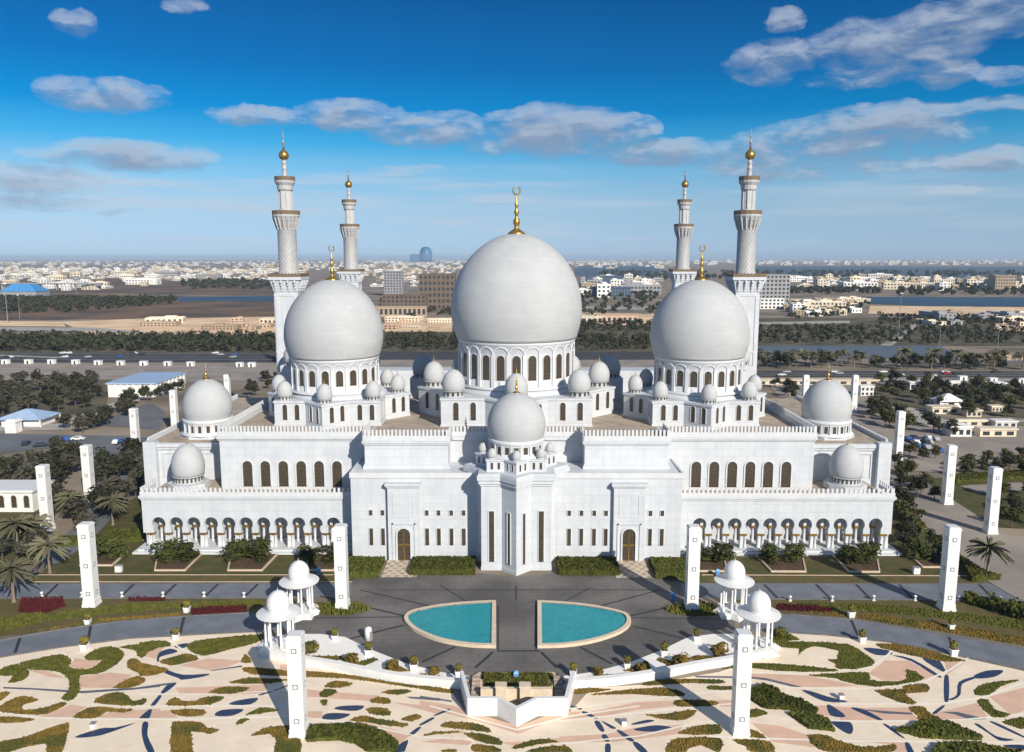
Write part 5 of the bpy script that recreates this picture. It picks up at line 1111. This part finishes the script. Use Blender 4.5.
town([(360, 271), (455, 272), (455, 284), (380, 284)], 22, 24, ['cream', 'white', 'grey', 'tan'], 'pale block between the far left minaret and the central dome', 'blocks left of the central dome', 1.1)
town([(580, 279), (660, 280), (660, 300), (580, 302)], 22, 26, ['grey', 'white', 'tan'], 'grey block between the central dome and the far right minaret', 'blocks right of the central dome', 1.1)
town([(930, 316), (1040, 317), (1040, 327), (930, 326)], 12, 20, ['cream', 'tan', 'grey'], 'low sand coloured house among trees beyond the right service road', 'houses beyond the service road', .8, .7)
town([(10, 283), (170, 284), (165, 290), (60, 291)], 14, 40, ['white', 'cream', 'grey'], 'low pale shed beyond the dark plantation on the left', 'sheds beyond the plantation', 1.2, .7)
town([(150, 320), (300, 322), (300, 331), (150, 330)], 9, 22, ['pink', 'cream', 'tan'], 'low sand coloured house on the sand strip at left', 'houses on the sand strip', .8, .6)
def city(zones):
    mb = MB(); keys = ['white', 'cream', 'grey', 'tan']
    for poly, n, mind, s_ in zones:
        for (x, y) in scatter(poly, n, mind):
            mb.mi = rb.choice((0, 0, 0, 0, 1, 1, 1, 2, 3)); w, d, h = rb.uniform(9, 34) * s_, rb.uniform(9, 24) * s_, rb.choice((4, 6, 7, 8, 11, 15)) * s_ * .75
            mb.box(x - w / 2, x + w / 2, y - d / 2, y + d / 2, 0, h); q = rb.uniform(-.2, .2) * w; mb.box(x + q - w * .15, x + q + w * .15, y - d * .2, y + d * .2, h, h + 3 * s_)
            mb.mi = 4; mb.box(x - w * .42, x + w * .42, y - d / 2 - .2, y - d / 2 + .2, h * .3, h * .45); mb.box(x - w * .42, x + w * .42, y - d / 2 - .2, y - d / 2 + .2, h * .62, h * .78)
    tag(mb.build('distant_city', [M['w_white'], M['w_cream'], M['w_grey'], M['w_tan'], M['darkwin']]), 'hazy mass of pale city blocks along the horizon', 'city', None, 'stuff')
city([([(-80, 261.5), (345, 261.5), (345, 271), (-80, 272)], 560, 30, 1.5), ([(-40, 268), (300, 270), (300, 281), (-40, 283)], 430, 18, .95), ([(355, 261.2), (680, 261.2), (680, 268), (355, 274)], 560, 28, 1.7), ([(360, 268), (455, 268), (455, 290), (375, 290)], 90, 20, .9), ([(690, 261.2), (1100, 261.2), (1100, 265.3), (690, 265.3)], 330, 60, 2.4), ([(780, 278), (1080, 279), (1080, 286), (780, 288)], 110, 24, .9), ([(580, 279), (660, 279), (660, 292), (580, 292)], 40, 22, .9)])
town([(385, 321), (450, 321), (450, 330), (385, 330)], 7, 14, ['pink', 'cream', 'tan'], 'low sand coloured house on the pale ground left of the central dome', 'houses left of the central dome', .6, .6)
def house(u, v, w, d, h, wall, label, name='building', rz=0.0, roof=None, floors=None):
    x, y = G(u, v); y += d / 2; r = tag(empty(name, (x, y, 0)), label, 'building')
    b = MB(); b.box(x - w / 2, x + w / 2, y - d / 2, y + d / 2, 0, h); b.build('wall', M['w_' + wall], r)
    b = MB(); b.box(x - w / 2 - .4, x + w / 2 + .4, y - d / 2 - .4, y + d / 2 + .4, h, h + .6); b.build('roof', M[roof or 'w_' + wall], r)
    fl = floors or max(1, int(h / 3.8)); n = max(3, int(w / 5))
    for f in range(fl):
        z = (f + .25) * h / fl
        for k in range(n): b = MB(); xx = x - w / 2 + (k + .5) * w / n; b.box(xx - w / n * .28, xx + w / n * .28, y - d / 2 - .1, y - d / 2 + .1, z, z + h / fl * .55); b.build('window', M['darkwin'], r)
    r.rotation_euler = (0, 0, rz); return r
house(393, 296, 30, 26, 42, 'grey', 'grey hotel tower behind the brown palace left of the central dome', floors=9)
house(404, 312, 52, 24, 20, 'brown', 'brown palace block with a dark front left of the central dome', floors=4)
house(437, 310, 44, 26, 44, 'brown', 'tall brown twin palace block beside the central dome', floors=6)
house(398, 317, 62, 12, 11, 'tan', 'low tan colonnaded building before the brown palace', floors=1)
house(773, 307, 42, 26, 42, 'grey', 'broad grey slab hotel right of the near right minaret', floors=8)
house(772, 309, 30, 10, 13, 'white', 'white podium building before the grey slab hotel', floors=3)
house(612, 297, 62, 26, 16, 'blue', 'long dark blue glass building right of the central dome', floors=3); house(605, 284, 90, 30, 20, 'blue', 'far blue glass slab right of the central dome', floors=3)
house(617, 325, 40, 14, 9, 'pink', 'pink walled villa between central and right domes', floors=1); house(592, 325, 20, 12, 8, 'cream', 'cream villa right beside the central dome', floors=1)
house(943, 288, 40, 20, 18, 'cream', 'long cream block above the blue creek', floors=3); house(1005, 291, 40, 26, 30, 'tan', 'tall sand coloured block at the right edge above the creek', floors=5)
house(998, 437, 13, 4, 2.6, 'cream', 'long cream flat-roofed shed beside the right parking lot', floors=1); house(961, 437, 7.5, 6, 3.4, 'white', 'small white office by the right parking lot', floors=1)
house(974, 426, 12, 2, 1.8, 'cream', 'thin cream wall-like shed behind the white office', floors=1); house(1006, 428, 8, 4, 2.2, 'white', 'white flat shed right of the thin cream shed', floors=1)
house(974, 417, 6, 4, 2.4, 'cream', 'cream cabin right of the white pavilion', floors=1); house(945, 414, 10.5, 5, 2.4, 'cream', 'cream service block below the white pavilion', floors=1); house(997, 412, 4.5, 3, 2, 'cream', 'tiny cream hut among the orchard trees at right', floors=1)
house(867, 396, 6, 5, 4.2, 'white', 'small white gatehouse right of the outer right dome', floors=2); house(917, 390, 7, 6, 3.4, 'white', 'white bungalow at the top of the right orchard', floors=1)
house(955, 388, 11.5, 5, 2.6, 'white', 'white shed along the right highway above the pavilion', floors=1); house(995, 389, 10.5, 5, 2.6, 'white', 'second white shed along the right highway near the edge', floors=1)
house(818, 385, 62, 4, 2.2, 'cream', 'long low ochre building behind the outer right dome', floors=1)
# white hall on the left with ribbed side
x, y = G(134, 397); r = tag(empty('long_hall', (x, y, 0)), 'long white hall with a flat pale roof left of the outer left dome', 'hall')
b = MB(); b.box(x - 12, x + 10, y, y + 34, 0, 6.0); b.build('wall', M['w_white'], r); b = MB(); b.box(x - 12.6, x + 10.6, y - .6, y + 34.6, 6.0, 6.7); b.build('roof', M['paleroof'], r)
for k in range(8):
    b = MB(); b.box(x + 10, x + 10.7, y + 1 + k * 4.4, y + 2 + k * 4.4, 0, 5.95); b.build('pilaster', M['w_white'], r)
    b = MB(); b.box(x - 11.5 + k * 2.8, x - 10.8 + k * 2.8, y - .5, y + .05, 0, 5.95); b.build('pilaster', M['w_white'], r)
# low white arcade building at the left edge
x, y = G(14, 512); r = tag(empty('arcade_pavilion', (x, y, 0)), 'low white building with a row of dark windows at the left edge', 'pavilion')
b = MB(); b.box(x - 14, x + 5, y, y + 9, 0, 5.2); b.build('wall', M['w_white'], r); b = MB(); b.box(x - 14.5, x + 5.5, y - .5, y + 9.5, 5.2, 5.8); b.build('roof', M['trim'], r)
for k in range(6): xx = x - 12.5 + k * 3.2; add_window(r, 'window', xx, y, ANG, 1.4, 1.2, 4.4, True, .2)
# pavilions with pitched roofs
def pavilion(u, v, w, h, roof, label):
    x, y = G(u, v); r = tag(empty('pavilion', (x, y, 0)), label, 'pavilion'); b = MB(); b.box(x - w * .4, x + w * .4, y - w * .3, y + w * .3, 0, h * .5); b.build('wall', M['w_white'], r)
    b = MB(); b.prism([(x - w / 2, y - w * .4), (x + w / 2, y - w * .4), (x + w / 2, y + w * .4), (x - w / 2, y + w * .4)], h * .5, h, .12); b.build('roof', M[roof], r)
    b = MB()
    for sx in (-1, 1):
        for sy in (-1, 1): b.box(x + sx * w * .47 - .25, x + sx * w * .47 + .25, y + sy * w * .37 - .25, y + sy * w * .37 + .25, 0, h * .5)
    b.build('post', M['trim'], r)
    b = MB(); b.box(x - 1.2, x + 1.2, y - w * .3 - .1, y - w * .3, .2, h * .4); b.build('door', M['darkwin'], r)
pavilion(29, 424, 18, 6, 'paleroof', 'pavilion with a pale blue pitched roof on the left')
pavilion(947, 407, 11, 6, 'trim', 'white pavilion with a pointed roof in the right orchard')
x, y = G(14, 432); r = tag(empty('gate_lodge', (x, y, 0)), 'small white lodge in front of the blue roofed pavilion', 'lodge'); b = MB(); b.box(x - 2, x + 2, y - 2, y + 2, 0, 4); b.build('wall', M['w_white'], r); b = MB(); b.prism([(x - 2.4, y - 2.4), (x + 2.4, y - 2.4), (x + 2.4, y + 2.4), (x - 2.4, y + 2.4)], 4, 5, .5); b.build('roof', M['trim'], r)
# large blue roofed shed and a blue strip roof far left
x, y = G(18, 297); r = tag(empty('industrial_shed', (x, y, 0)), 'big shed with a bright blue roof at the left edge', 'shed'); b = MB(); b.box(x - 30, x + 30, y, y + 40, 0, 9); b.build('wall', M['w_grey'], r); b = MB(); b.prism([(x - 31, y - 1), (x + 31, y - 1), (x + 31, y + 41), (x - 31, y + 41)], 9, 21, .45); b.build('roof', M['blueroof'], r)
# the round glass headquarters on the skyline
x, y = G(426, 262.5); rd = tag(empty('round_tower', (x, y, 0)), 'round blue glass tower standing alone on the skyline left of the central dome', 'tower')
b = MB(); b.smooth = True; k = y / 800
b.lathe([(5.5 * k, 0), (6.3 * k, 5 * k), (6.2 * k, 9 * k), (5 * k, 13 * k), (3 * k, 15 * k), (.01, 15.6 * k)], x, y, 24); b.build('glass_shell', M['towerglass'], rd)
b = MB(); b.box(x - 16 * k, x - 7 * k, y, y + 60, 0, 8 * k); b.build('side_block', M['towerglass'], rd)
# overpass at far left
p0, p1 = G(-60, 290), G(103, 290); r = tag(empty('overpass', (p0[0], p0[1], 0)), 'thin grey elevated road deck crossing the far left', 'overpass')
b = MB(); kx = p0[1]; b.box(p0[0], p1[0], kx - 6, kx + 6, 12, 14.5); b.build('deck', M['w_grey'], r)
for k in range(9): xx = p0[0] + (k + .5) * (p1[0] - p0[0]) / 9; b = MB(); b.box(xx - 1, xx + 1, kx - 3, kx + 3, 0, 12); b.build('pier', M['w_grey'], r)
area('median_barrier', 'concrete', .26, P((730, 379), (1120, 380), (1120, 381.6), (730, 380.6)))
# small white lamps set in the parterre
def lampbox():
    r = empty('garden_lamp'); b = MB(); b.box(-.32, .32, -.32, .32, .05, .7); b.build('lamp_case', M['trim'], r); b = MB(); b.box(-.38, .38, -.38, .38, .7, .78); b.box(-.25, .25, -.25, .25, 0, .05); b.build('cap', M['inlay'], r); return r
lb = lampbox()
for i, (u, v, lab) in enumerate([(93.5, 728, 'small white garden lamp above the long navy leaf at left'), (624, 725, 'small white garden lamp beside the navy oval right of the overlook'), (841, 699, 'small white garden lamp on the cream band right of the front right pylon')]):
    o = lb if i == 0 else copy_tree(lb); x, y = G(u, v); o.location = (x, y, .02); tag(o, lab, 'lamp', 'small lamps in the parterre')
# white cabins along the highways
def cabin():
    r = empty('cabin'); b = MB(); b.box(-1.9, 1.9, -1.5, 1.5, .2, 2.6); b.build('cabin_body', M['w_white'], r); b = MB(); b.box(-2.1, 2.1, -1.7, 1.7, 2.6, 2.85); b.box(-1.7, 1.7, -1.3, 1.3, 0, .2); b.build('roof', M['trim'], r); b = MB(); b.box(-.5, .5, -1.56, -1.48, .25, 2.2); b.build('door', M['darkwin'], r); return r
cb = cabin()
for i, (u, v) in enumerate([(6, 364), (29, 364), (52, 364), (76, 364.3), (98.5, 365), (121, 365.3), (144, 365.6), (168, 366), (191, 366.3), (240, 367), (252, 367), (933, 380), (962, 381), (992, 383), (1020, 383.5)]):
    o = cb if i == 0 else copy_tree(cb); x, y = G(u, v); o.location = (x, y, 0); L = u < 512
    tag(o, 'white cabin in the even row along the left highway' if L else 'white cabin in the row along the right highway', 'cabin', 'cabins on the left highway' if L else 'cabins on the right highway')
# cars
M['tyre'] = mat('tyre', (.02, .02, .02), None, 1, .8); CARC = {'white': (.75, .75, .75), 'silver': (.4, .41, .43), 'dark': (.04, .045, .06), 'red': (.35, .03, .03), 'blue': (.05, .12, .35)}
def car(c):
    r = empty('car'); m = mat('paint_' + c, CARC[c], None, 1, .25, spec=.5)
    b = MB(); pr = [(-2.2, .35), (2.2, .35), (2.25, .75), (1.2, .95), (.6, 1.42), (-1.1, 1.45), (-1.9, 1.0), (-2.25, .9)]
    n = len(pr); vs = [(x, -.85, z) for x, z in pr] + [(x, .85, z) for x, z in pr]; b.add(vs, [tuple(range(n)), tuple(range(2 * n - 1, n - 1, -1))] + [(i, n + i, n + (i + 1) % n, (i + 1) % n) for i in range(n)]); b.build('body', m, r)
    b = MB(); b.box(-1.2, .7, -.87, .87, 1.0, 1.35); b.build('glass', M['darkwin'], r)
    for x in (-1.4, 1.4):
        for y in (-.8, .8): b = MB(); b.tube((x, y - .12, .33), (x, y + .12, .33), .33, .33, 10); b.build('wheel', M['tyre'], r)
    return r
cars = {c: car(c) for c in CARC}; used = set()
def park(c, u, v, rz, label, group):
    o = cars[c] if c not in used else copy_tree(cars[c]); used.add(c); x, y = G(u, v); o.location = (x, y, .2); o.rotation_euler = (0, 0, rz); tag(o, c + label, 'car', group)
rc = random.Random(4)
for c, k in (('white', 6), ('silver', 3), ('dark', 3), ('blue', 2)):
    for i in range(k): park(c, rc.uniform(5, 275), rc.choice((354, 355.5, 358, 360.5)), rc.choice((0, math.pi)), ' car driving on the left highway', c + ' cars on the left highway')
for c, k in (('white', 5), ('silver', 2), ('dark', 2), ('red', 1)):
    for i in range(k): park(c, rc.uniform(770, 1020), rc.choice((373, 374.5, 376)), rc.choice((0, math.pi)), ' car driving on the right highway', c + ' cars on the right highway')
for c, k in (('blue', 4), ('white', 3), ('silver', 3), ('dark', 3)):
    for i in range(k): park(c, rc.uniform(903, 940), 440 + i * 4.2 + rc.uniform(-1, 1), 1.57, ' car in the parking lot behind the right wing', c + ' cars in the right parking lot')
for c, k in (('blue', 2), ('dark', 2), ('white', 2)):
    for i in range(k): park(c, rc.uniform(20, 120), 440 + rc.uniform(-3, 8), rc.uniform(0, 3), ' car on the grey forecourt at left', c + ' cars on the left forecourt')
# lighting masts
def mast():
    r = empty('light_mast'); b = MB(); b.lathe([(.45, 0), (.35, 1), (.18, 27), (.15, 30)], 0, 0, 8); b.build('pole', M['inlay'], r)
    b = MB(); b.lathe([(1.4, 28.6), (1.6, 29.0), (1.4, 29.4)], 0, 0, 10)
    for k in range(6): a = k * 1.047; b.obox(1.5 * math.cos(a), 1.5 * math.sin(a), a, .6, .5, 28.4, 29.2)
    b.build('lamp_ring', M['trim'], r); return r
ms = mast()
for i, (u, v, s, lab) in enumerate([(8, 323, 1.35, 'tall pale lighting mast at the left edge'), (20, 320, .9, 'shorter pale lighting mast right of the tall left one'), (77, 299, 1.1, 'pale mast beyond the dark plantation'), (899, 328, 1.1, 'tall mast beside the sand flat on the right'), (938, 362, .8, 'thin mast among the palms on the right'), (996, 366, .8, 'thin mast near the right edge among the palms')]):
    o = ms if i == 0 else copy_tree(ms); x, y = G(u, v); o.location = (x, y, 0); o.scale = (s * .75, s * .75, s); tag(o, lab, 'light mast', 'lighting masts')

# ------------------------------------------------------------------ the dusty air over the plain
hz = MB(); hz.box(-30100, 30100, -400, 30100, -1, 118)
hm = bpy.data.materials.new('haze_air'); hm.use_nodes = True; ht = hm.node_tree; ht.nodes.clear()
ho = ht.nodes.new('ShaderNodeOutputMaterial'); hv = ht.nodes.new('ShaderNodeVolumePrincipled')
hv.inputs['Color'].default_value = (.66, .82, 1.0, 1); hv.inputs['Density'].default_value = .00006; hv.inputs['Anisotropy'].default_value = .0
ht.links.new(hv.outputs[0], ho.inputs['Volume'])
tag(hz.build('haze', hm), kind='stuff')
